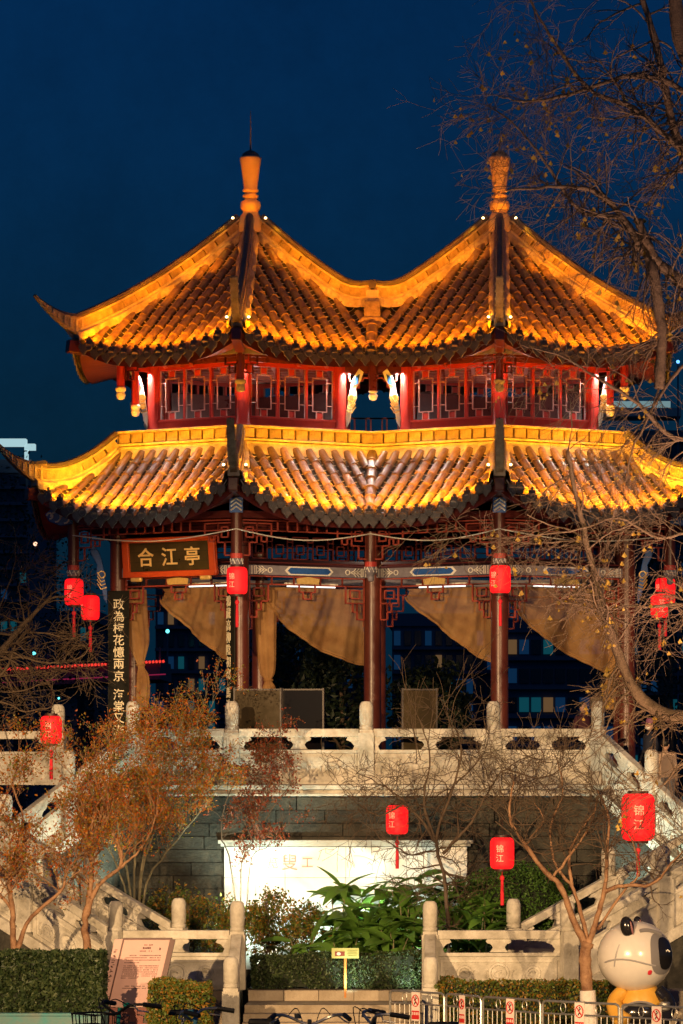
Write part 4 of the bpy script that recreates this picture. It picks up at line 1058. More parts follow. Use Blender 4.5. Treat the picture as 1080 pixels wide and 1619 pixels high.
def leaf_quad(mb, c, s, rd, asp=.55):
    a = V((rd.gauss(0,1), rd.gauss(0,1), rd.gauss(0,1))).normalized(); b = a.cross(V((rd.gauss(0,1), rd.gauss(0,1), rd.gauss(0,1)))).normalized(); n = a.cross(b)
    mb.add([c-a*s*.5, c+b*s*asp*.5+n*s*.08, c+a*s*.5-n*s*.05, c-b*s*asp*.5+n*s*.08], [(0,1,2,3)])

# --- large ginkgo: limbs reach in from a trunk standing right of the frame
g = Tree(5); GY = -15.0
gp = lambda u, v, dy=0: pt(u, v, GY+dy)
base = V((gp(1190,0).x, GY+.3, 0))
g.limb([base, base+V((-.05,0,2)), base+V((.05,0,4.6)), base+V((-.1,.1,8)), base+V((-.25,0,12)), gp(1120,180,0), gp(1075,60,.1), gp(1060,-120,.1)], .30, .10, 10)
limbs = [
 ([gp(1165,1150), gp(1100,1136), gp(1050,1130), gp(1003,1090,-.1), gp(968,1005,-.2), gp(938,905,-.3), gp(915,800,-.3), gp(897,712,-.3)], .15, .028),
 ([gp(1185,560), gp(1110,470), gp(1062,432), gp(1022,402,-.1), gp(1000,366,-.2), gp(985,345,-.2), gp(945,305,-.3), gp(880,295,-.4), gp(800,302,-.5)], .13, .015),
 ([gp(1040,415,-.1), gp(1030,398,-.15), gp(1018,372,-.15), gp(1008,346,-.15)], .085, .07),
 ([gp(1026,405,-.1), gp(1036,450,-.2), gp(1046,520,-.2), gp(1044,570,-.2), gp(1042,614,-.2)], .10, .085),
 ([gp(985,345,-.2), gp(955,340,-.3), gp(920,335,-.3), gp(890,300,-.3), gp(850,240,-.4), gp(800,185,-.4), gp(765,165,-.4)], .05, .008),
 ([gp(1185,380), gp(1120,270), gp(1070,230), gp(1000,170,-.2), gp(930,140,-.3), gp(860,40,-.3), gp(830,-20,-.3)], .09, .012),
 ([gp(1140,240), gp(1080,145), gp(1000,120,-.2), gp(900,150,-.3), gp(830,160,-.3), gp(785,150,-.4)], .07, .008),
 ([gp(1130,330,.2), gp(1078,240,.1), gp(1060,180), gp(1040,80), gp(1010,-20)], .09, .05),
 ([gp(1185,930), gp(1110,950), gp(1080,955), gp(1000,960,-.2), gp(955,962,-.3)], .05, .012),
 ([gp(1185,760), gp(1110,700), gp(1060,690), gp(1010,640,-.2), gp(950,600,-.3), gp(880,560,-.4), gp(820,545,-.4)], .06, .008),
 ([gp(1180,520), gp(1110,560), gp(1060,600), gp(1005,700,-.2), gp(990,760,-.2)], .05, .01),
 ([gp(1185,1180), gp(1110,1195), gp(1075,1210), gp(1050,1240,-.1)], .05, .015),
 ([gp(1185,860), gp(1110,840), gp(1040,850,-.1), gp(980,820,-.3), gp(900,840,-.4), gp(800,850,-.5), gp(720,850,-.5)], .035, .006),
 ([gp(920,820,-.3), gp(930,880,-.5), gp(985,960,-.5)], .02, .006)]
rd = g.r
for pts, r0, r1 in limbs:
    P, R_ = g.limb(pts, r0, r1, 8, 6, wob=.008)
    stub = r1 > .06
    for i in range(3, len(P)):
        if stub and rd.random() < .6: continue
        for rep in range(2):
            if rd.random() < .68 and P[i].x < gp(1110,0).x:
                hi = ZC-(P[i].z-ZC)  # unused height proxy
                d = V((rd.gauss(-.35,.75), rd.gauss(-.1,.35), rd.gauss(-.15,.8)))
                g.grow(P[i], d, rd.uniform(.45,1.25), max(.006, min(.02, R_[i]*.4)), 2, .30, -.045, (2,4), .62, (.4,1.1), (.020,), .10, .0034, .5)
g.tips = [p for p in g.tips]
for p in g.tips:
    for k in range(rd.choice((1,1,2,3))):
        c = p+V((rd.gauss(0,.04), rd.gauss(0,.04), rd.gauss(-.05,.04))); s = rd.uniform(.05,.095)
        a = V((rd.gauss(0,1), rd.gauss(0,.5), 0)).normalized()*s*.55
        g.leaf.add([c, c+a-V((0,0,s*.75)), c+V((rd.gauss(0,.01),rd.gauss(0,.02),-s)), c-a-V((0,0,s*.75))], [(0,1,2,3)])
g.finish('ginkgo_tree', base, 'large half bare ginkgo tree with few yellow leaves reaching over the pavilion roofs', M['bark'], M['ginkgo'], twigm=M['bark'])

# --- whitewashed crape myrtle by the panda
g = Tree(21); Y = -13.0; cp = lambda u, v, dy=0: pt(u, v, Y+dy); b0 = cp(934,1665)
b0.z = 0
P, R_ = g.limb([b0, cp(931,1600), cp(928,1560), cp(925,1510), cp(930,1490)], .125, .105, 10, 5)
L_ = [([cp(928,1500), cp(905,1450), cp(885,1400), cp(862,1378), cp(830,1335,-.1), cp(808,1300,-.2), cp(806,1270,-.2), cp(812,1235,-.2)], .07, .014),
      ([cp(930,1495), cp(945,1450), cp(957,1400), cp(960,1340,.1), cp(962,1290,.1), cp(945,1250,.1)], .06, .014),
      ([cp(930,1490), cp(918,1440,.3), cp(905,1400,.4), cp(900,1350,.4), cp(920,1310,.3), cp(942,1280,.3)], .05, .012),
      ([cp(957,1410), cp(985,1400), cp(1030,1398,-.1), cp(1062,1365,-.2), cp(1085,1340,-.2)], .045, .012),
      ([cp(862,1378), cp(875,1385,.1), cp(910,1340,.2), cp(935,1300,.2), cp(945,1260,.2)], .035, .01),
      ([cp(830,1335,-.1), cp(855,1305,-.2), cp(858,1290,-.2), cp(845,1270,-.2)], .025, .008),
      ([cp(905,1400,.4), cp(880,1370,.4), cp(870,1310,.4), cp(890,1250,.4), cp(880,1200,.4)], .03, .008),
      ([cp(945,1470), cp(985,1410,.1), cp(1010,1380), cp(1000,1330), cp(985,1310)], .03, .008)]
for pts, r0, r1 in L_:
    P, R_ = g.limb(pts, r0, r1, 7, 5, wob=.006)
    for i in range(len(P)//2, len(P)):
        for rep in range(2):
            if g.r.random() < .75: g.grow(P[i], (g.r.gauss(0,.7), g.r.gauss(0,.3), g.r.gauss(.6,.5)), g.r.uniform(.5,1.0), max(.007,R_[i]*.5), 2, .42, .05, (2,3), .6, (.5,1.1), None, .11, .0042, .6)
t = g.finish('crape_myrtle', b0, 'bare orange lit crape myrtle with whitewashed trunk beside the panda statue', M['bark2'], twigm=M['bark3'])
mb = MB(); mb.tube([b0-V((0,0,0)), cp(932.5,1630), cp(931,1600), cp(929.5,1578), cp(929,1566)], [.158,.152,.147,.142,.138], 14); mb.build('whitewash', M['lime'], t, True)

# --- dark bare tree in front of the balustrade
g = Tree(33); Y = -8.3; cp = lambda u, v, dy=0: pt(u, v, Y+dy); b0 = cp(712,1510); b0.z = .9
for pts, r0, r1 in [([b0, cp(705,1400), cp(690,1330), cp(715,1250), cp(730,1180), cp(712,1140)], .05,.012), ([cp(692,1335), cp(660,1290), cp(620,1250), cp(570,1225)], .035,.008),
        ([cp(700,1350), cp(745,1300), cp(770,1255), cp(800,1215), cp(850,1190)], .035,.008), ([cp(690,1330), cp(670,1270), cp(680,1200), cp(665,1140)], .03,.008),
        ([cp(700,1380), cp(740,1390), cp(690,1400), cp(650,1405)], .02,.006), ([cp(720,1240), cp(760,1200), cp(775,1150)], .022,.006), ([cp(640,1270), cp(600,1290), cp(560,1265), cp(535,1240)], .02,.006),
        ([cp(705,1340), cp(650,1350), cp(610,1330), cp(575,1300)], .025,.006), ([cp(800,1215), cp(860,1230), cp(910,1195), cp(935,1160)], .02,.006)]:
    P, R_ = g.limb(pts, r0, r1, 6, 5, wob=.012)
    for i in range(3, len(P)):
        for rep in range(2):
            if g.r.random() < .72: g.grow(P[i], (g.r.gauss(0,.9), g.r.gauss(0,.3), g.r.gauss(.25,.7)), g.r.uniform(.4,.95), max(.006,R_[i]*.5), 2, .5, .0, (2,3), .62, (.6,1.2), None, .10, .004, .6)
for k in range(8):                                              # thin upright shoots above the rail
    p = cp(g.r.uniform(570,760), g.r.uniform(1150,1230)); g.grow(p, (g.r.gauss(0,.25),0,1), g.r.uniform(.8,1.7), .010, 1, .16, .0, (3,5), .4, (.3,.7), None, .12, .004, .5)
g.finish('bare_tree', b0, 'dark leafless tree with tangled twigs before the terrace balustrade', M['bark3'], cat='tree')

# --- crape myrtles and multi stemmed shrubs with rusty leaves, lower left
def myrtle(seed, Y, base_uv, limbs_, label, lf, per=3, leafy=.5, name='crape_myrtle', bark='bark2', tw='bark2', L0=(.5,1.0), lvl=2, up=.06, sz=.055, zb=None, kid=(2,4)):
    g = Tree(seed); cp = lambda u, v, dy=0: pt(u, v, Y+dy); b0 = cp(*base_uv); b0.z = .0 if zb is None else zb
    for pts, r0, r1 in limbs_:
        Q = [b0 if isinstance(x, str) else cp(*x) for x in pts]
        P, R_ = g.limb(Q, r0, r1, 7, 5, wob=.008)
        for i in range(int(len(P)*.45), len(P)):
            for rep in range(2):
                if g.r.random() < .50: g.grow(P[i], (g.r.gauss(0,.5), g.r.gauss(0,.35), g.r.gauss(.8,.4)), g.r.uniform(*L0), max(.006,R_[i]*.5), lvl, .26, up, kid, .6, (.35,.8), (leafy,), .11, .004, .7)
    g.leaves(per+3, sz*1.05, .07)
    return g.finish(name, b0, label, M[bark], lf, twigm=M[tw])
myrtle(41, -11.0, (140,1560), [(['b',(138,1500),(134,1470),(140,1420),(146,1370),(140,1330),(158,1310),(172,1290)],.085,.02), ([(136,1450),(155,1400),(190,1370),(186,1330),(165,1300),(168,1270)],.05,.014),
   ([(190,1372),(215,1350),(235,1320),(250,1280)],.03,.01), ([(140,1345),(128,1310),(135,1270),(120,1230)],.03,.01), ([(145,1330),(150,1280),(190,1230),(230,1180)],.03,.01)],
   'forked crape myrtle with orange leaves in front of the lower flight by the notice board', M['orange'], per=3)
myrtle(42, -11.6, (30,1560), [(['b',(22,1500),(20,1440),(15,1390),(30,1340),(50,1320)],.075,.02), ([(25,1510),(50,1450),(95,1410),(110,1370),(150,1340)],.05,.012), ([(15,1390),(-10,1350),(-5,1300),(10,1260)],.04,.012), ([(20,1440),(5,1420),(-20,1390)],.04,.015), ([(30,1340),(35,1290),(20,1240),(30,1200)],.025,.01)],
   'leaning crape myrtle with red orange leaves behind the long clipped hedge', M['orange'], per=3)
myrtle(44, -6.8, (215,1470), [(['b',(205,1400),(190,1330),(180,1260),(170,1210)],.03,.01), (['b',(222,1390),(240,1310),(270,1240),(300,1190)],.03,.01), (['b',(212,1400),(215,1320),(225,1230),(250,1160)],.03,.01), (['b',(232,1400),(262,1350),(310,1290),(350,1240)],.028,.01), (['b',(196,1400),(165,1330),(140,1280)],.025,.008), (['b',(225,1380),(255,1290),(300,1220),(320,1160)],.026,.008)],
   'many stemmed pale shrub with orange tips against the terrace wall', M['orange'], per=4, name='autumn_shrub', bark='pale', tw='pale', zb=1.0, leafy=.6, kid=(3,5))
myrtle(45, -6.2, (385,1430), [(['b',(380,1380),(400,1330),(430,1280),(460,1240)],.018,.008), (['b',(365,1370),(350,1320),(360,1260),(390,1210)],.018,.008), (['b',(395,1370),(420,1340),(440,1320)],.014,.006), ([(400,1330),(380,1270),(410,1220),(450,1200)],.014,.006)],
   'rusty red leaved shrub beside the lit marble wall', M['rust'], per=4, name='autumn_shrub', bark='bark3', tw='bark3', zb=1.0, leafy=.42, L0=(.35,.7), sz=.06)
# --- bare branches from the far left
g = Tree(51); Y = -3.0; cp = lambda u, v, dy=0: pt(u, v, Y+dy); b0 = V((cp(-130,0).x, Y, 0))
for pts, r0, r1 in [([b0, cp(-128,1400), cp(-120,1200), cp(-60,1060), cp(-5,1032), cp(40,985), cp(75,950), cp(105,942)], .16,.014), ([cp(-60,1060), cp(0,1070), cp(30,1010), cp(60,1000), cp(110,1010), cp(140,1000)], .04,.006),
        ([cp(-60,1060), cp(20,1040), cp(80,1048), cp(125,1040), cp(152,1010)], .03,.006), ([cp(-100,1130), cp(0,1110), cp(40,1125), cp(90,1115)], .03,.006), ([cp(-60,1060), cp(-10,980), cp(20,900), cp(25,850)], .03,.006),
        ([cp(-80,1090), cp(0,1095), cp(60,1085), cp(100,1060)], .025,.006), ([cp(40,985), cp(30,930), cp(45,890)], .018,.005)]:
    P, R_ = g.limb(pts, r0, r1, 7, 5, wob=.012)
    for i in range(4, len(P)):
        for rep in range(2):
            if P[i].x > cp(-60,0).x and g.r.random() < .6: g.grow(P[i], (g.r.gauss(.2,.8), g.r.gauss(0,.4), g.r.gauss(0,.6)), g.r.uniform(.5,1.1), max(.006,R_[i]*.45), 2, .38, -.01, (2,3), .6, (.5,1.1), None, .11, .0042, .6)
g.finish('bare_tree', b0, 'leafless tree stretching twigs towards the pair of lanterns', M['bark'], cat='tree')

# --- clipped hedges and bushes
def hedge(name, c, sz, n, size, lm, label, cat='hedge', seed=1, round_=False, core=True):
    rd = random.Random(seed); t = thing(name, (c[0],c[1],c[2]-sz[2]/2), label, cat); mb = MB()
    for k in range(n):
        if round_:
            d = V((rd.gauss(0,1), rd.gauss(0,1), rd.gauss(0,1))).normalized(); f = rd.uniform(.72,1.04)*(1+.16*noise.noise(d*2.3+V((seed,0,0))))
            p = V((c[0]+d.x*sz[0]/2*f, c[1]+d.y*sz[1]/2*f, c[2]+d.z*sz[2]/2*f))
            if p.z < c[2]-sz[2]*.46: continue
        else:
            ax = rd.random(); q = [rd.uniform(-.5,.5) for _ in range(3)]
            if ax < .5: q[1] = -.5+abs(rd.gauss(0,.06))
            elif ax < .8: q[2] = .5-abs(rd.gauss(0,.06))
            else: q[0] = rd.choice((-1,1))*(.5-abs(rd.gauss(0,.02)))
            p = V((c[0]+q[0]*sz[0], c[1]+q[1]*sz[1], c[2]+q[2]*sz[2])); w_ = .07*noise.noise(p*1.7+V((seed,0,0)))+.035*noise.noise(p*5); p += V((w_,w_,w_*1.3))
        leaf_quad(mb, p, size*rd.uniform(.6,1.35), rd, .6)
    mb.build('leaves', lm, t)['kind'] = 'stuff'
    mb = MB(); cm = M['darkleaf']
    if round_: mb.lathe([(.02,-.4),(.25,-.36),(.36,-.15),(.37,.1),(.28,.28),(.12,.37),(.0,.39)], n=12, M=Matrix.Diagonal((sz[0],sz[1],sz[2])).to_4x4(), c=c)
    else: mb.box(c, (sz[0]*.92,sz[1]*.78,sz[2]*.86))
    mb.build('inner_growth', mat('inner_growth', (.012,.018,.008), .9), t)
    mb = MB()
    for k in range(5):
        x = c[0]+(k-2)*sz[0]*.17; b = V((x,c[1],c[2]-sz[2]/2)); mb.tube([V((x*.6+c[0]*.4,c[1],(.88 if round_ else b.z-.1))), b+V((rd.uniform(-.05,.05),0,.2)), b+V((rd.uniform(-.1,.1),0,sz[2]*.5))], [.02,.016,.008], 5)
    mb.build('stems', M['bark3'], t); return t
hedge('hedge', (-5.25,-14.0,1.32), (2.25,.9,1.05), 11000, .085, M['hedge'], 'long dark clipped hedge above the teal trough', seed=2)
hedge('hedge', (-2.86,-13.6,.66), (1.05,.7,1.32), 6500, .065, M['bush'], 'small square hedge beside the pink notice board', seed=3)
hedge('hedge', (-.41,-8.45,1.22), (3.1,.55,.66), 8500, .06, M['hedge'], 'dark low hedge along the planter kerb', seed=4)
hedge('hedge', (3.1,-11.2,.62), (3.2,.8,1.16), 9000, .06, M['bush'], 'low hedge behind the crowd barriers', seed=5)
hedge('round_bush', (2.95,-7.0,2.35), (2.2,1.4,1.7), 13000, .055, M['green'], 'round mossy green bush beside the lower flight', 'bush', 6, True)
def shrub(seed, x, y, z0, w_, h, label, lm, n=9, per=5, sz=.07):
    g = Tree(seed); b = V((x,y,z0))
    for k in range(n):
        a = g.r.uniform(-1,1); e = b+V((a*w_*.5, g.r.uniform(-.35,.35), h*(.62+.25*g.r.random()-.15*abs(a)))); P, R_ = g.limb([b+V((a*.12,0,0)), b.lerp(e,.5)+V((g.r.gauss(0,.06),0,.06)), e], .018, .008, 5, 4, wob=.02)
        for i in range(len(P)//2, len(P)):
            for q in range(2): g.grow(P[i], (g.r.gauss(a*.4,.7), g.r.gauss(0,.5), g.r.gauss(.5,.4)), g.r.uniform(.2,.42), .007, 1, .4, .0, (2,4), .6, (.5,1.1), (.9,), .07, .0035, .8)
    g.leaves(per, sz, .05); return g.finish('shrub', b, label, M['bark3'], lm, 'bush')
shrub(71,-1.62,-7.3,.9,1.5,1.95,'olive and orange shrub on thin stems before the marble wall',M['bush'],11,6)
shrub(72,-3.2,-6.6,.9,1.5,1.9,'olive and orange shrub behind the level balustrade post',M['bush'],11,6)
shrub(73,2.1,-6.9,.9,1.2,2.3,'leafy green shrub between the marble wall and the round bush',M['green'],9,5,.085)
tr = thing('planting_trough', (-5.2,-14.1,.4), 'weathered teal trough below the long clipped hedge', 'trough')
tm = mat('teal_paint', (.03,.22,.24), .6, (.14,.20,.19), 4)
mb = MB(); mb.box((-5.25,-14.1,.40), (2.3,1.0,.8)); mb.build('body', tm, tr, bevel=.02)
mb = MB(); mb.box((-5.25,-14.1,.81), (2.36,1.06,.05)); mb.build('rim', tm, tr, bevel=.01)
# under-bush stems on the olive bush
# --- broad leaved ginger plants
def broad_leaf(L, wd, bend, seed):
    rd = random.Random(seed); mb = MB(); n = 8; vs = []
    for i in range(n+1):
        t = i/n; wv = wd*math.sin(math.pi*min(1,(t*.93+.04))**.8)**.9*.5; x = L*math.sin(bend*t)/max(bend,.01); z = L*(1-math.cos(bend*t))/max(bend,.01)*-1
        fold = .30*wv; tw = rd.uniform(-.02,.02)*wd
        vs += [(x, -wv, z+fold+tw), (x, 0, z), (x, wv, z+fold-tw)]
    mb.add(vs, [(i*3+j, i*3+j+1, i*3+j+4, i*3+j+3) for i in range(n) for j in range(2)])
    return mb.mesh('leaf', M['big'], True, 180)
LEAF = [broad_leaf(L, wv, b, k) for k, (L, wv, b) in enumerate(((.74,.22,.7),(.80,.25,1.1),(.66,.23,1.5),(.78,.18,.4)))]
def ginger(x, y, h, n, label, seed, lean=(0,0)):
    rd = random.Random(seed); t = thing('ginger_plant', (x,y,.9), label, 'plant', 'broad leaved plants in the bed')
    for k in range(n):
        a = rd.uniform(0,6.28); rr = rd.uniform(.02,.32); b = V((x+rr*math.cos(a), y+rr*math.sin(a)*.7, .9)); hh = h*rd.uniform(.7,1.08)
        tip = b+V((rd.gauss(lean[0],.18), rd.gauss(lean[1],.12), hh)); mid = b.lerp(tip,.5)+V((0,0,.05))
        mb = MB(); P = smooth_path([b, mid, tip], 5); mb.tube(P, [lerp(.018,.008,i/(len(P)-1)) for i in range(len(P))], 6); mb.build('stalk', M['pale'], t, True)
        for j in range(rd.randint(8,11)):
            i = min(len(P)-1, int(lerp(2, len(P)-1, j/8))); az = rd.uniform(0,6.28); el = rd.uniform(-.1,1.0)
            Mx = Matrix.Translation(P[i]) @ Matrix.Rotation(az,4,'Z') @ Matrix.Rotation(-el,4,'Y') @ Matrix.Rotation(rd.uniform(-.7,.7),4,'X') @ Matrix.Scale(rd.uniform(.75,1.15),4)
            inst('leaf', LEAF[rd.randrange(4)], Mx, t)
ginger(-.55,-7.1,1.80,5,'tall broad leaved plant spreading before the lit marble wall',1)
ginger(.10,-7.6,1.35,5,'low dense broad leaved plant behind the green and red bed sign',2)
ginger(.85,-7.2,1.5,5,'broad leaved plant beside the balustrade post of the front steps',3)
ginger(1.55,-7.0,1.75,3,'tall broad leaved plant between marble wall edge and green bush',4)
ginger(.35,-7.0,1.6,4,'broad leaved plant with raised leaves between the tall stalks and the lantern',9)
ginger(1.5,-7.7,1.35,4,'leafy broad leaved plant next to the green shrub',10)
ginger(1.95,-6.5,2.0,4,'tallest broad leaved plant rising at the edge of the marble wall',11)
ginger(-.15,-6.9,1.9,4,'broad leaved plant with pale raised leaves against the marble',12)
ginger(.75,-6.7,1.95,4,'broad leaved plant lifting long leaves under the small hanging lantern',13)
ginger(1.35,-6.6,1.75,4,'broad leaved plant against the marble behind the balustrade post',14)
ginger(2.2,-7.9,1.5,4,'broad leaved plant leaning over the level balustrade by the round bush',15)
ginger(-.95,-7.9,.95,3,'short broad leaved plant beside the olive and orange bush',5)
ginger(1.15,-8.0,1.15,4,'short broad leaved plant just behind the balustrade post',7)
ginger(-.25,-8.0,1.0,4,'short broad leaved plant at the hedge before the tallest stalks',8)
ginger(.55,-7.9,1.0,5,'short broad leaved plant in the dark middle of the bed',6)

# ================================================================== street furniture
# pink notice board: leaning parallelogram slab
Y = -12.6; P4 = [pt(182,1590,Y), pt(236,1590,Y), pt(253,1486,Y), pt(194,1486,Y)]; c = sum(P4, V())/4
t = thing('notice_board', V((c.x,Y,0)), 'leaning pink notice board with rows of small dark print', 'notice board')
pink = mat('pink_board', (.62,.36,.33), .55, (.68,.42,.38), 3); ink = mat('print_ink', (.10,.04,.04), .7); fr = mat('board_frame', (.10,.035,.03), .5)
x0, x1, z0, z1 = -.40, .40, .82, 1.98; k = .22                     # sheared outline: x = x + k*(z-z0)
Mn = Matrix(((1,0,k,c.x-k*1.2), (0,1,.16,Y-.16*1.2), (0,0,1,0), (0,0,0,1)))
mb = MB(); mb.prism([(x0,z0),(x1,z0),(x1,z1),(x0,z1)], Mn, .06); bd = mb.build('board', pink, t)
mb = MB(); mb.prism([(x0-.16,z0-.5),(x0-.025,z0-.5),(x0-.025,z1+.01),(x0-.16,z1+.01)], Mn @ Matrix.Translation((0,-.02,0)), .08); sd = mb.build('side_strip', pink, t)
mb = MB()
for a, b, cc, d in ((x0-.025,z0-.02,x0,z1+.03),(x0,z1,x1+.03,z1+.03),(x1,z0-.02,x1+.09,z1)): mb.prism([(a,b),(cc,b),(cc,d),(a,d)], Mn, .10)
mb.build('frame', fr, t)
br_ = MB().box((0,0,0), (.24,.10,.12)).mesh('base_brick', mat('base_brick', (.26,.10,.09), .8, (.34,.14,.12), 8, bump=.3, rnd=.2))
for j in range(6):
    for i in range(4): 
        cx = x0+.10+i*.25-(.12 if j % 2 else 0)
        if cx < x0-.02 or cx > x1-.1: continue
        inst('base_brick', br_, Mn @ Matrix.Translation((cx+.05,.03,.74-.13*j)), t)
rd = random.Random(3); lines = MB()
def dashes(mb, xa, xb, z, h, step=.022):
    x = xa
    while x < xb:
        wv = step*rd.uniform(.5,.85)
        if rd.random() < .9: mb.prism([(x,z),(x+wv,z),(x+wv,z+h*rd.uniform(.6,1)),(x,z+h)], Mn @ Matrix.Translation((0,-.033,0)), .003)
        x += step
dashes(lines, -.03,.12,1.88,.022); dashes(lines, -.04,.10,1.82,.035,.03); dashes(lines, -.08,.13,1.775,.018)
for i, z in enumerate((1.70,1.66,1.62,1.575,1.52,1.485,1.45,1.415,1.38,1.345,1.31)): dashes(lines, -.30+(.06 if i == 0 else 0), .30 if i not in (3,10) else -.05, z, .017)
dashes(lines, -.2,.15,1.17,.017); dashes(lines, -.26,.24,1.135,.015); dashes(lines, .25,.29,1.80,.05,.045)
o = lines.build('printed_lines', ink, bd); o['kind'] = 'stuff'
mb = MB()
for j in range(7): 
    z = 1.78-.085*j; xx = x0-.115
    for kk in range(5): a = rd.uniform(-.02,.02); b = rd.uniform(-.03,.02); mb.prism([(xx+a,z+b),(xx+a+.035*rd.random()+.01,z+b),(xx+a+.03,z+b+.012),(xx+a,z+b+.012)], Mn @ Matrix.Translation((0,-.063,0)), .003)
o = mb.build('printed_column', ink, sd); o['kind'] = 'stuff'
# little bed sign
p = pt(546,1507,-8.9); t = thing('bed_sign', V((p.x,p.y,.8)), 'small yellow green sign with red emblem on an orange post in the bed', 'sign')
mb = MB(); mb.box(p, (.50,.03,.19)); bd = mb.build('board', mat('sign_lime', (.42,.46,.16), .6, (.50,.54,.20), 4), t)
mb = MB(); mb.box(p+V((-.10,-.02,-.01)), (.18,.008,.085)); rb = mb.build('red_emblem', mat('sign_red', (.22,.03,.02), .5), bd)
mb = MB(); mb.lathe([(.030,-.004),(.030,.004)], p+V((-.12,-.027,-.01)), 14, Matrix.Rotation(RAD(90),4,'X'), sx=1.3); mb.build('pale_oval', M['white'], rb)
mb = MB()
for i in range(4): mb.box(p+V((.13,-.018,.05-.032*i)), (.19-.03*(i%2),.006,.008))
mb.build('text_lines', mat('sign_text', (.20,.24,.06), .6), bd)['kind'] = 'stuff'
mb = MB(); mb.tube([p-V((0,-.01,.09)), V((p.x,p.y+.01,.75))], .028, 8); mb.build('post', mat('orange_post', (.55,.22,.05), .6), t)
# crowd barriers with climbing-forbidden signs
FP = []
for u, v in ((615,1566),(704,1571),(762,1576),(856,1582),(981,1588),(1100,1594)):
    S = (v-V0)/(ZC-1.05); FP.append(V((CX+(u-U0)/S, F/S-D, 0)))
lab = ['first barrier beside the front step post','narrow barrier before the low hedge','barrier between narrow one and whitewashed tree','barrier before the whitewashed tree','barrier before the panda statue']
signred = mat('sign_print_red', (.55,.02,.02), .5); signwht = mat('sign_white', (.78,.66,.60), .5)
rd = random.Random(9)
for i in range(5):
    p, q = FP[i], FP[i+1]; e = (q-p).normalized(); p = p+e*.03; q = q-e*.03; L = (q-p).length
    t = thing('crowd_barrier', p, 'steel crowd barrier, '+lab[i], 'barrier', 'crowd barriers')
    Z = lambda z: V((0,0,z))
    mb = MB(); mb.tube([p+Z(0), p+Z(.98), p+e*.02+Z(1.03), p+e*.07+Z(1.05), q-e*.07+Z(1.05), q-e*.02+Z(1.03), q+Z(.98), q+Z(0)], .021, 8); mb.build('frame', M['metal'], t, True)
    for z in (.84,.14):
        mb = MB(); mb.tube([p+Z(z), q+Z(z)], .016, 6); mb.build('rail', M['metal'], t)
    n = max(5, int(L/.115)); bar = MB(); 
    for k in range(1, n):
        a = p.lerp(q, k/n); mb = MB(); mb.tube([a+Z(.14), a+Z(.84)], .009, 5); mb.build('bar', M['metal'], t)
    for f in (.27,.73):
        c = p.lerp(q, f)+Z(.945); mb = MB(); mb.tube([c+e*.055*math.cos(g)+Z(.085*math.sin(g)) for g in [k*math.pi/8 for k in range(17)]], .008, 5, cap=False); mb.build('ring', M['metal'], t)
    for a in (p, q):
        n_ = V((-e.y,e.x,0)); mb = MB(); mb.tube([a-n_*.28+Z(.02), a+n_*.28+Z(.02)], .02, 6); mb.build('foot', M['metal'], t)
    # sign
    c = p.lerp(q, .5)+Z(.80); n_ = V((e.y,-e.x,0)); c += n_*.03; Ms = frame(c, c+e)
    ts = thing('prohibition_sign', c-Z(.25), 'no climbing sign on the '+lab[i], 'sign', 'signs on the barriers')
    wv = .20 if i != 1 else .17
    mb = MB(); mb.boxm(Ms, (wv,.008,.50)); bd = mb.build('plate', signwht, ts)
    mb = MB(); r = wv*.40; mb.tube([Ms @ V((r*math.cos(g), -.008, .10+r*1.25*math.sin(g))) for g in [k*math.pi/10 for k in range(21)]], .010, 4, cap=False); mb.build('red_ring', signred, bd)
    mb = MB(); mb.beam(Ms @ V((-r*.7,-.008,.10+r*.9)), Ms @ V((r*.7,-.008,.10-r*.9)), .006, .016); mb.build('slash', signred, bd)
    mb = MB()
    for a, b in (((.0,.14),(.0,.08)),((.0,.08),(-.03,.035)),((.0,.08),(.03,.05)),((.0,.13),(.035,.15)),((.0,.13),(-.03,.10))): mb.beam(Ms @ V((a[0],-.007,a[1])), Ms @ V((b[0],-.007,b[1])), .006, .016)
    mb.lathe([(.014,-.003),(.014,.003)], Ms @ V((.004,-.007,.165)), 10, Matrix.Rotation(RAD(90),4,'X')); mb.build('climbing_figure', M['black'], bd)
    mb = MB(); mb.boxm(Ms @ Matrix.Translation((0,-.006,-.15)), (wv*.9,.006,.15)); rb = mb.build('red_block', signred, bd)
    mb = MB()
    for kx in range(4): mb.boxm(Ms @ Matrix.Translation((-wv*.33+kx*wv*.22,-.011,-.125)), (.022,.004,.05))
    mb.build('white_print', signwht, rb)['kind'] = 'stuff'

# panda statue in a clear helmet
Y = -12.7; c = pt(1004,1512,Y); t = thing('panda_statue', V((c.x,Y,0)), 'glossy cartoon panda statue with yellow suit and big white helmet head', 'statue')
pw = mat('statue_white', (.62,.58,.55), .22, (.68,.64,.60), 3, coat=.5); pb = mat('statue_black', (.012,.011,.012), .15, coat=.5); py = mat('statue_yellow', (.58,.30,.04), .35, (.64,.36,.06), 5); pg = mat('statue_grey', (.20,.19,.20), .3)
def ell(mb, c, r, rot=None, n=24):
    pr = [(math.sin(a), -math.cos(a)) for a in [math.pi*k/14 for k in range(15)]]
    return mb.lathe([(max(.001,x), z) for x, z in pr], c, n, ((rot or Matrix.Identity(4)) @ Matrix.Diagonal((*r,1))))
mb = MB(); ell(mb, c, (.66,.60,.62)); hd = mb.build('head', pw, t, True, sharp=180)
fz = Matrix.Rotation(RAD(38),4,'Z')                                # the face turns to the right
fd = lambda az, el, r=1.0: c+V((.66*r*math.sin(az)*math.cos(el), -.60*r*math.cos(az)*math.cos(el), .62*r*math.sin(el)))
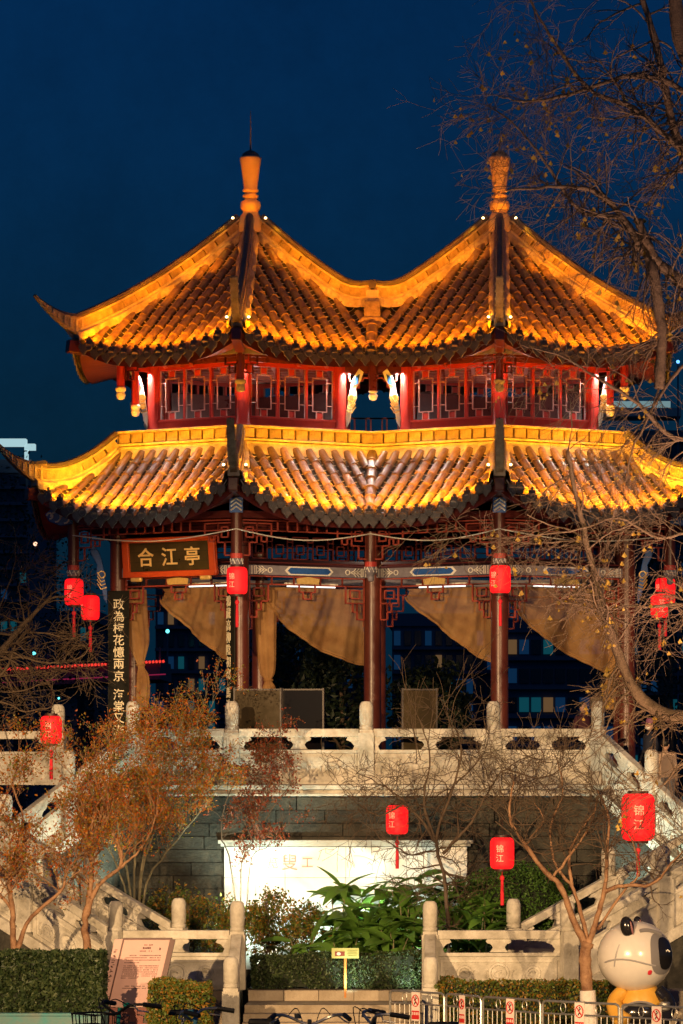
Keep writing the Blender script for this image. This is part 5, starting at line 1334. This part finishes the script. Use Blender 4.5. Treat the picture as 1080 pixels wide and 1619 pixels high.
def patch(name, az, el, ra, re, m, r=1.012, parent=hd):
    mb = MB(); ring = [fd(az,el,r+.01)]; K = 22
    for k in range(K): g = 2*math.pi*k/K; ring.append(fd(az+ra*math.copysign(abs(math.cos(g))**.75,math.cos(g)), el+re*math.copysign(abs(math.sin(g))**.75,math.sin(g)), r))
    for k in range(K): g = 2*math.pi*k/K; ring.append(fd(az+ra*.6*math.cos(g), el+re*.6*math.sin(g), r+.008))
    mb.add(ring, [(1+k, 1+(k+1)%K, 1+K+(k+1)%K, 1+K+k) for k in range(K)]+[(0, 1+K+k, 1+K+(k+1)%K) for k in range(K)]); return mb.build(name, m, parent, True, sharp=180)
patch('visor_rim', .86, .12, .47, .62, pg, 1.01); patch('eye_patch', .93, .12, .30, .46, pb, 1.03); patch('cheek', .40, -.42, .065, .075, mat('cheek_red', (.60,.03,.05), .4), 1.012)
mb = MB(); mb.tube([fd(.93,.20-.05*abs(k),1.06)+V((k*.035,0,0)) for k in (-1,0,1)], .012, 5); mb.build('eye_glint', M['white'], hd)
mb = MB(); mb.tube([fd(-.95+.1*k, -.14+.1*math.sin(k*.28), 1.0) for k in range(16)], .016, 5); mb.tube([fd(-.62+.02*k, -.25+.09*k, 1.0) for k in range(8)], .014, 5); mb.build('helmet_strap', mat('strap_grey', (.34,.33,.34), .4), hd, True)
mb = MB(); mb.tube([fd(.15+.09*k, .80+.02*k-.004*k*k, 1.03) for k in range(10)], .035, 7); mb.build('helmet_rim', pg, hd, True)
for az, el, s, yy in ((-.36,.92,1,-.15),(.16,1.10,.62,.9)):
    ec = fd(az, el, 1.06)+V((0,yy*.3,.0)); mb = MB(); ell(mb, ec, (.12*s,.09*s,.19*s), Matrix.Rotation(RAD(-12),4,'Y')); er = mb.build('ear', pb, t, True, sharp=180)
    mb = MB(); ell(mb, ec+V((.075*s,-.062*s,-.01)), (.022*s,.022*s,.12*s), Matrix.Rotation(RAD(-12),4,'Y')); mb.build('inner_ear', mat('inner_ear', (.22,.09,.10), .4), er, True, sharp=180)
mb = MB(); b = V((c.x+.10,Y+.05,0))
mb.lathe([(.30,.42),(.40,.50),(.43,.70),(.40,.92),(.34,1.08),(.26,1.20),(.12,1.28)], b, 24, sy=.85)
bo = mb.build('body', py, t, True, sharp=180)
for sx_, m in ((-1,py),(1,pb)):
    mb = MB(); s = b+V((sx_*.30,-.10,1.10)); mb.tube(smooth_path([s, s+V((sx_*.16,-.10,-.18)), s+V((sx_*.10,-.30,-.42)), s+V((-sx_*.05,-.40,-.52))], 5), [.13]*6+[.145]*5+[.15]*4+[.14], 12); mb.build('arm', m if sx_ > 0 else py, t, True, sharp=180)
    mb = MB(); l = b+V((sx_*.20,-.05,.0)); mb.tube(smooth_path([l+V((0,0,.55)), l+V((0,-.02,.25)), l+V((0,-.06,.02))], 4), [.19,.19,.19,.19,.185,.18,.18,.18,.17], 12); mb.build('leg', pb, t, True, sharp=180)
    mb = MB(); ell(mb, l+V((0,-.14,.08)), (.19,.26,.09)); mb.build('foot', pb, t, True, sharp=180)
mb = MB(); ell(mb, b+V((-.02,-.36,.72)), (.32,.12,.20)); pk = mb.build('belly_pouch', pb, t, True, sharp=180)
mb = MB(); mb.tube([b+V((-.02+.33*math.cos(g),-.40,.72+.21*math.sin(g))) for g in [k*math.pi/10 for k in range(21)]], .022, 6, cap=False); mb.build('pouch_rim', pg, pk, True)
mb = MB(); mb.lathe([(.09,-.07),(.10,-.05),(.10,.05),(.08,.07)], b+V((.40,-.42,.86)), 12); mb.build('suit_knob', M['metal'], t, True)

# bicycles parked on the roadway edge
def bicycle(x, y, yaw, steer, frame_m, label, basket=True, saddle_m=None):
    z0 = ground_z(y); t = thing('bicycle', (x,y,z0), label, 'bicycle', 'bicycles parked by the kerb')
    R0 = Matrix.Translation((x,y,z0)) @ Matrix.Rotation(yaw,4,'Z'); W = lambda *a: R0 @ V(a)      # local +x forward
    st = R0 @ Matrix.Translation((.38,0,0)) @ Matrix.Rotation(steer,4,'Z') @ Matrix.Translation((-.38,0,0)); G = lambda *a: st @ V(a)
    rub = M['black']
    for cx, T in ((.53,st),(-.50,R0)):
        mb = MB(); mb.tube([T @ V((cx+.31*math.cos(g),0,.33+.31*math.sin(g))) for g in [k*math.pi/14 for k in range(29)]], .022, 6, cap=False); wl = mb.build('tyre', rub, t, True, sharp=180)
        mb = MB(); mb.tube([T @ V((cx+.285*math.cos(g),0,.33+.285*math.sin(g))) for g in [k*math.pi/14 for k in range(29)]], .010, 5, cap=False)
        for k in range(14):
            g = k*math.pi/7; mb.tube([T @ V((cx,.02*(-1)**k,.33)), T @ V((cx+.28*math.cos(g),0,.33+.28*math.sin(g)))], .002, 3)
        mb.build('rim', M['metal'], wl)
        mb = MB(); mb.tube([T @ V((cx+.36*math.cos(g),0,.33+.36*math.sin(g))) for g in [(.1+k*.28) for k in range(10)]], .028, 5, flat=.4); mb.build('mudguard', frame_m, t, True)
    mb = MB(); hdt = W(.38,0,.80); bb_ = W(-.08,0,.30); sp = W(-.22,0,.72)
    mb.tube(smooth_path([hdt, W(.15,0,.45), bb_],5), .028, 8); mb.tube([bb_, sp], .022, 8)
    for s in (-1,1): mb.tube([bb_, W(-.50,.05*s,.33)], .013, 6); mb.tube([W(-.19,0,.62), W(-.50,.05*s,.33)], .011, 6)
    mb.build('frame', frame_m, t, True)
    mb = MB(); mb.tube([hdt+V((0,0,-.12)), hdt+V((0,0,.06))], .030, 8)
    for s in (-1,1): mb.tube([G(.40,.045*s,.66), G(.53,.05*s,.33)], .014, 6)
    mb.tube([G(.38,0,.66), G(.34,0,1.02)], .018, 8); mb.build('fork', frame_m, t, True)
    mb = MB(); mb.tube(smooth_path([G(.16,-.33,1.04), G(.26,-.30,1.06), G(.38,-.20,1.05), G(.38,-.06,.99), G(.37,0,.97), G(.38,.06,.99), G(.38,.20,1.05), G(.26,.30,1.06), G(.16,.33,1.04)],5), .013, 7); hb = mb.build('handlebar', M['metal'] if not basket else rub, t, True)
    for s in (-1,1):
        mb = MB(); mb.tube([G(.30,.29*s,1.062), G(.14,.335*s,1.035)], .021, 8); mb.build('grip', rub, hb, True)
        mb = MB(); mb.tube([G(.36,.24*s,1.05), G(.36,.29*s,1.01), G(.27,.33*s,.995)], .007, 5); mb.build('brake_lever', M['metal'], hb)
        mb = MB(); mb.tube(smooth_path([G(.38,.18*s,1.05), G(.50,.10*s,1.10), G(.48,.02*s,.85)],4), .005, 4); mb.build('brake_cable', rub, hb)
    mb = MB(); mb.tube([G(.34,.10,1.03), G(.34,.10,1.07)], .028, 8); mb.build('bell', frame_m, hb, True)
    mb = MB(); mb.tube([sp, W(-.25,0,.92)], .014, 7); mb.build('seat_post', M['metal'], t)
    mb = MB(); o = [(.13,.02),(.05,.035),(-.04,.075),(-.12,.085),(-.15,.05)]
    pts = [W(-.24+a,b,.94) for a, b in o]+[W(-.24+a,-b,.94) for a, b in o[::-1]]; top = [W(-.24+a*.9,b*.75,.99) for a, b in o]+[W(-.24+a*.9,-b*.75,.99) for a, b in o[::-1]]
    n = 10; mb.add(pts+top, [tuple(reversed(range(n))), tuple(range(n,2*n))]+[(k,(k+1)%n,(k+1)%n+n,k+n) for k in range(n)]); mb.build('saddle', saddle_m or rub, t, bevel=.012)
    if basket:
        mb = MB()
        for z, s in ((.98,1.0),(.88,.96),(.78,.92),(.70,.88)):
            P = [G(.50-.0,-.17*s,z), G(.50+.24*s,-.17*s,z), G(.50+.24*s,.17*s,z), G(.50,.17*s,z), G(.50,-.17*s,z)]; mb.tube(P, .008, 4)
        for k in range(7):
            yy = -.17+.34*k/6; mb.tube([G(.74,yy,.98), G(.711,yy*.88,.70), G(.50,yy*.88,.70), G(.50,yy,.98)], .005, 3)
        for k in range(4):
            for s in (-1,1): xx = .52+.07*k; mb.tube([G(xx,.17*s,.98), G(xx,.15*s,.70)], .005, 3)
        mb.build('basket', rub, t)
    mb = MB(); mb.tube([bb_+V((0,0,0)), W(-.08,.0,.30)+ (R0.to_3x3() @ V((.09,-.09,-.13)))], .012, 5); mb.tube([bb_, W(-.17,.09,.43)], .012, 5); mb.lathe([(.085,-.006),(.085,.006)], bb_+(R0.to_3x3() @ V((0,-.06,0))), 16, R0.to_3x3().to_4x4() @ Matrix.Rotation(RAD(90),4,'X')); mb.build('crank', M['metal'], t)
    mb = MB(); mb.tube([W(-.45,.08,.33), W(-.55,.16,.02)], .010, 5); mb.build('kickstand', M['metal'], t)
tealm = mat('bike_teal', (.02,.36,.27), .35, coat=.4); blm = mat('bike_blue', (.10,.36,.50), .35, coat=.4); grm = mat('bike_dark', (.05,.06,.07), .35, coat=.4)
def bike_at(u, v, y, *a, **k):
    p = pt(u, v, y); bicycle(p.x, y, *a, **k)
bike_at(248,1560,-43.7, RAD(205), RAD(18), tealm, 'teal green bicycle with black wire basket before the pink notice board')
bike_at(372,1560,-44.800000000000004, RAD(172), RAD(-14), blm, 'pale blue bicycle parked before the small square hedge', basket=False)
bike_at(520,1560,-45.7, RAD(118), RAD(-25), grm, 'bicycle with bare curved handlebar before the front steps', basket=False)
bike_at(655,1560,-45.2, RAD(170), RAD(30), grm, 'dark bicycle with black saddle beside the first crowd barrier', basket=False)

# ================================================================== people on the terrace
def person(x, y, z, h, yaw, cloth, trousers, hair, label, cap=None, mask=False, arms='down'):
    t = thing('person', (x,y,z), label, 'person'); s = h/1.7; R0 = Matrix.Translation((x,y,z)) @ Matrix.Rotation(yaw,4,'Z') @ Matrix.Scale(s,4)
    J = {'pel':(0,0,.92),'wst':(0,0,1.08),'chs':(0,.0,1.28),'nk':(0,0,1.43),'hdb':(0,-.01,1.50)}
    vs = []; es = []; rs = []
    def add(p, r, par):
        vs.append(p); rs.append(r)
        if par is not None: es.append((par, len(vs)-1))
        return len(vs)-1
    a = add((0,0,.95),(.16,.12),None); b = add((0,0,1.10),(.15,.11),a); c = add((0,0,1.28),(.175,.12),b); d = add((0,0,1.40),(.10,.08),c); e = add((0,-.005,1.49),(.058,.06),d)
    for sg in (-1,1):
        s1 = add((.17*sg,0,1.37),(.065,.065),c); el = add((.22*sg,.02,1.10),(.052,.052),s1)
        wr = add((.20*sg,-.10,.90) if arms == 'down' else (.10*sg,-.22,1.12),(.036,.036),el); add((.20*sg,-.13,.84) if arms == 'down' else (.05*sg,-.27,1.15),(.034,.03),wr)
        hp = add((.09*sg,0,.86),(.095,.095),a); kn = add((.10*sg,-.02,.48),(.065,.065),hp); an = add((.10*sg,.02,.09),(.045,.045),kn); add((.11*sg,-.13,.04),(.045,.035),an)
    me = bpy.data.meshes.new('body'); me.from_pydata([R0 @ V(v) for v in vs], es, []); me.materials.append(cloth)
    o = bpy.data.objects.new('body', me); link(o, t); sk = o.modifiers.new('skin','SKIN'); sk.use_smooth_shade = True
    for i, r in enumerate(rs): me.skin_vertices[0].data[i].radius = (r[0]*s, r[1]*s)
    me.skin_vertices[0].data[0].use_root = True
    sb = o.modifiers.new('sub','SUBSURF'); sb.levels = 1; sb.render_levels = 2
    skin = mat('skin', (.50,.30,.22), .55); hc = R0 @ V((0,-.015,1.59)); R3 = R0.to_3x3().to_4x4()
    mb = MB(); ell(mb, hc, (.075,.092,.115), R3, 16); ell(mb, R0 @ V((0,-.105,1.58)), (.014,.018,.024), R3, 8)
    for sg in (-1,1): ell(mb, R0 @ V((.076*sg,0,1.585)), (.012,.02,.03), R3, 8)
    hd = mb.build('head', skin, t, True, sharp=180)
    mb = MB()
    for sg in (-1,1): ell(mb, R0 @ V((.03*sg,-.098,1.60)), (.012,.008,.008), R3, 8)
    mb.build('eyes', M['black'], hd)
    mb = MB(); ell(mb, R0 @ V((0,.018,1.63)), (.085,.095,.095), R3, 16); mb.build('hair', hair, hd, True, sharp=180)
    mb = MB(); mb.tube([R0 @ V((-.022,-.104,1.535)), R0 @ V((.022,-.104,1.535))], .006*s, 5); mb.build('mouth', mat('lips', (.35,.12,.10), .5), hd)
    if cap: mb = MB(); mb.lathe([(.092,0),(.094,.05),(.07,.10),(.0,.115)], R0 @ V((0,0,1.63)), 14, R3); mb.prism([(-.08,0),(.08,0),(.06,.012),(-.06,.012)], R0 @ Matrix.Translation((0,-.13,1.63)), .10); mb.build('cap', cap, hd, True)
    if mask: mb = MB(); ell(mb, R0 @ V((0,-.055,1.54)), (.066,.062,.045), R3, 12); mb.build('mask', M['white'], hd, True, sharp=180)
    mb = MB()                                                    # trousers over the legs
    for sg in (-1,1): mb.tube([R0 @ V((.075*sg,0,.93)), R0 @ V((.095*sg,-.01,.70)), R0 @ V((.10*sg,-.02,.48)), R0 @ V((.10*sg,.02,.08))], [.125*s,.112*s,.09*s,.075*s], 12)
    mb.build('trousers', trousers, t, True, sharp=180)
    for sg in (-1,1):                                            # fingers
        w_ = V((.20*sg,-.13,.84)) if arms == 'down' else V((.05*sg,-.27,1.15)); mb = MB()
        for k in range(4): b_ = w_+V(((k-1.5)*.018,-.02,-.02)); mb.tube([R0 @ b_, R0 @ (b_+V((0,-.02,-.035))), R0 @ (b_+V((-.004*sg,-.01,-.065+.004*abs(k-1.5))))], [.009*s,.008*s,.006*s], 5)
        mb.tube([R0 @ (w_+V((-.02*sg,-.01,0))), R0 @ (w_+V((-.045*sg,-.03,-.02))), R0 @ (w_+V((-.05*sg,-.04,-.045)))], [.010*s,.009*s,.007*s], 5); mb.build('hand', skin, t, True)
dk = mat('dark_coat', (.05,.012,.02), .8, (.08,.02,.03), 8); nav = mat('navy_coat', (.012,.014,.03), .8); crm = mat('cream_coat', (.42,.30,.22), .8, (.50,.36,.27), 5); hr = mat('black_hair', (.01,.008,.007), .5); gt = mat('grey_trousers', (.20,.19,.20), .8)
p = pt(922,1150,-3.6); person(p.x,-3.6,ZF,1.62,RAD(40),dk,nav,hr,'person in dark red coat standing behind the terrace balustrade',arms='up')
p = pt(1028,1150,-3.9); person(p.x,-3.9,ZF-.35,1.62,RAD(-60),nav,nav,hr,'person in navy coat with purple cap and white mask on the upper flight',cap=mat('purple_cap', (.20,.07,.14), .7),mask=True)
p = pt(1052,1150,-4.9); person(p.x,-4.9,ZF-.75,1.62,RAD(160),crm,gt,hr,'person in cream coat walking up beside the ginkgo limb')

# ================================================================== far bank: buildings, trees, bridge
def tower(name, u0, u1, vtop, y, floors, bays, fm, lit, label, seed, wid=(.62,.6), dep=14):
    rd = random.Random(seed); a = pt(u0, vtop, y); b = pt(u1, vtop, y); zb = -3.9; W_ = b.x-a.x; H_ = a.z-zb
    t = thing(name, ((a.x+b.x)/2,y,zb), label, 'building', 'buildings across the river')
    mb = MB(); mb.box(((a.x+b.x)/2,y+dep/2,zb+H_/2), (W_,dep,H_)); mb.build('wall', fm, t)
    mb = MB(); mb.box(((a.x+b.x)/2,y+dep/2,a.z+.4), (W_+.5,dep+.5,.8)); mb.build('roof', M['night'], t)
    floors = int(floors*1.5); bays = int(bays*1.6); fh = H_/floors; bw = W_/bays
    pane = MB().box((0,0,0), (bw*wid[0],.16,fh*wid[1])); ms = {k: pane.mesh('window', M[k]) for k in ('wdark','wteal','wblue','wwht','wwarm')}
    for f in range(floors):
        z = zb+(f+.5)*fh
        if z < -2: continue
        mb = MB(); mb.box(((a.x+b.x)/2,y-.25,z-fh*.42), (W_,.5,.18)); mb.build('balcony_slab', fm, t)
        for k in range(bays):
            r = rd.random(); m = 'wdark'
            for key, pr in lit:
                if r < pr: m = key; break
                r -= pr
            inst('window', ms[m], Matrix.Translation((a.x+(k+.5)*bw, y-.06, z)), t)
    return t, a, b
t, a, b = tower('tower_block', -90, 44, 748, 140, 19, 6, M['night'], (('wteal',.05),('wblue',.05)), 'tall dark block with white lit frame on its roof', 1)
mb = MB(); A0 = pt(-20,700,139.5); B0 = pt(42,700,139.5)
mb.box(((A0.x+B0.x)/2,139.5,A0.z), (B0.x-A0.x,.8,.42)); sg = mb.build('roof_light_bar', M['wwht'], t)
mb = MB(); c0 = pt(48,707,139.5); mb.box(c0, (.6,.6,.36)); mb.build('roof_light_cap', M['wwht'], t)
mb = MB(); c0 = pt(42,728,139.5); mb.box(c0, (.22,.3,1.7)); mb.build('roof_light_post', M['wwht'], t)
mb = MB(); c0 = pt(60,745,139.5); mb.box(c0, (.9,.3,.14)); mb.build('roof_light_sill', M['wwht'], t)
tower('apartment_block', 40, 150, 985, 170, 9, 6, M['night2'], (('wteal',.06),('wwht',.02)), 'low plum coloured block beyond the red lit bridge', 2)
tower('apartment_block', 246, 392, 925, 150, 10, 6, M['night'], (('wteal',.10),('wblue',.20),('wwarm',.05)), 'blue grey apartment block with teal windows beyond the plaque bay', 3, (.55,.55))
tower('apartment_block', 395, 560, 1010, 160, 7, 8, M['night'], (('wblue',.10),), 'dim apartment block beyond the display screens', 4)
tower('apartment_block', 620, 800, 990, 155, 8, 7, M['night'], (('wblue',.16),('wteal',.04),('wwarm',.04)), 'dim apartment block beyond the middle column', 5)
tower('office_block', 800, 1010, 1000, 145, 7, 7, M['night'], (('wblue',.26),('wteal',.12),('wwarm',.05)), 'banded office block with blue windows beyond the broad curtain', 6, (.80,.5))
tower('tower_block', 945, 1140, 700, 165, 16, 8, M['night2'], (('wteal',.06),('wblue',.08)), 'tall dark tower behind the ginkgo twigs', 7)
t = thing('roof_terrace', pt(1000,700,160), 'pale lit roof terrace behind the ginkgo twigs', 'building')
mb = MB(); A0, B0 = pt(905,655,160), pt(1075,655,160); mb.box(((A0.x+B0.x)/2,160,A0.z), (B0.x-A0.x,3,.55)); mb.build('parapet', M['shelf'], t)
mb = MB(); A0, B0 = pt(960,640,160.5), pt(1060,640,160.5); mb.box(((A0.x+B0.x)/2,160.5,A0.z), (B0.x-A0.x,.3,.45)); mb.build('light_strip', mat('terrace_glow', (.4,.5,.5), .5, emit=(.35,.55,.55), es=.45), t)
# bridge with red led lines
t = thing('road_bridge', (-28,100,-4), 'long bridge with red light lines crossing the river', 'bridge')
mb = MB(); A0, B0 = pt(-60,1078,100), pt(262,1062,100); mb.beam(A0, B0, 6, .9); mb.build('deck', M['night2'], t)
for du, dv, m, r in ((0,-16,'led',.05),(0,4,'led',.03)):
    A1, B1 = pt(-60,1078+dv,96.8), pt(262,1062+dv,96.8)
    if dv < 0:
        mb = MB()
        for k in range(60): a_, b_ = A1.lerp(B1,k/60), A1.lerp(B1,(k+.62)/60); mb.tube([a_, b_+V((0,0,.03))], r*1.3, 5)
        mb.build('light_line', M['led'], t)['kind'] = 'stuff'
    else: mb = MB(); mb.tube([A1,B1], r, 5); mb.build('light_line', mat('led_dim', (.2,.02,.05), .5, emit=(.6,.03,.12), es=.35), t)
for u in (10,110,210): 
    A1 = pt(u,1085,100); mb = MB(); mb.box((A1.x,100,-1.0+A1.z/2-1), (1.2,4,A1.z+3)); mb.build('pier', M['night2'], t)
mb = MB()
for k in range(14): A1 = A0.lerp(B0,k/13)+V((0,-3,.6)); mb.box(A1, (.1,.1,1.0))
mb.build('railing', M['night2'], t)['kind'] = 'stuff'
# distant lamps
for u, v, y, r, m, lb in ((54,1033,95,.16,'wteal','teal lamp glowing through the bare twigs'),(93,1104,95,.10,'wteal','faint teal lamp below the red lit bridge'),(265,998,140,.22,'wteal','teal lamp beyond the plaque curtain'),
                         (56,860,130,.22,'lamp','warm lamp on the tall dark block'),(1072,572,140,.2,'wblue','blue lamp behind the ginkgo twigs'),(2,1133,60,.10,'wblue','blue lamp near the far balustrade')):
    p = pt(u,v,y); t = thing('distant_lamp', p, lb, 'lamp'); zb = -4
    mb = MB(); r *= .55; mb.lathe([(.0,-r),(r*.7,-r*.7),(r,0),(r*.7,r*.7),(0,r)], p, 10)
    e_ = {'wteal':(.15,.9,.95),'wblue':(.15,.45,1.0),'lamp':(1,.55,.35)}[m]; mb.build('globe', mat('far_lamp', e_, .4, emit=e_, es=2.2), t, True)
    mb = MB(); mb.tube([p-V((0,0,r)), V((p.x,p.y,zb))], .05, 5); mb.build('pole', M['night'], t)
# dark trees on the far side of the terrace
def dark_tree(u, v, y, rx, rz, label, seed, n=2600):
    p = pt(u, v, y); rd = random.Random(seed); t = thing('dark_tree', V((p.x,y,-1)), label, 'tree', 'dark trees beyond the terrace'); mb = MB()
    for k in range(n):
        d = V((rd.gauss(0,1), rd.gauss(0,1), rd.gauss(0,1))).normalized(); f = rd.uniform(.25,1)**.4*(1+.35*noise.noise(d*2+V((seed,0,0))))
        leaf_quad(mb, p+V((d.x*rx*f, d.y*rx*f, d.z*rz*f)), rd.uniform(.10,.22), rd)
    mb.build('crown', M['darkleaf'], t)['kind'] = 'stuff'
    g = Tree(seed); b = V((p.x,y,-1)); g.limb([b, b+V((.1,0,2)), p], .14, .05)
    for k in range(7): g.grow(b.lerp(p,rd.uniform(.5,1)), (rd.gauss(0,1),rd.gauss(0,.6),.8), rx*.9, .04, 1)
    g.trunk.build('trunk', M['bark3'], t, True); g.twig.build('branches', M['bark3'], t)['kind'] = 'stuff'
dark_tree(540,1090,9,1.05,1.3,'dark evergreen beyond the black display screen',61)
dark_tree(470,1050,14,1.2,1.2,'dark tree beyond the swagged curtain of the screens',62)
dark_tree(680,1120,10,1.0,1.1,'dark evergreen beyond the bare front tree',63)
dark_tree(0,1010,60,4.0,6.5,'dusky tall tree before the dark block',64,6000)
dark_tree(1060,1000,45,3.2,3.5,'dusky tree behind the ginkgo twigs',65)
# balustrade at the far left of the terrace
balustrade('stone_balustrade', [(-9.2,-2.6,ZF-.02),(-6.25,-3.0,ZF-.02)], 'side balustrade of the terrace behind the lantern on the stair side')
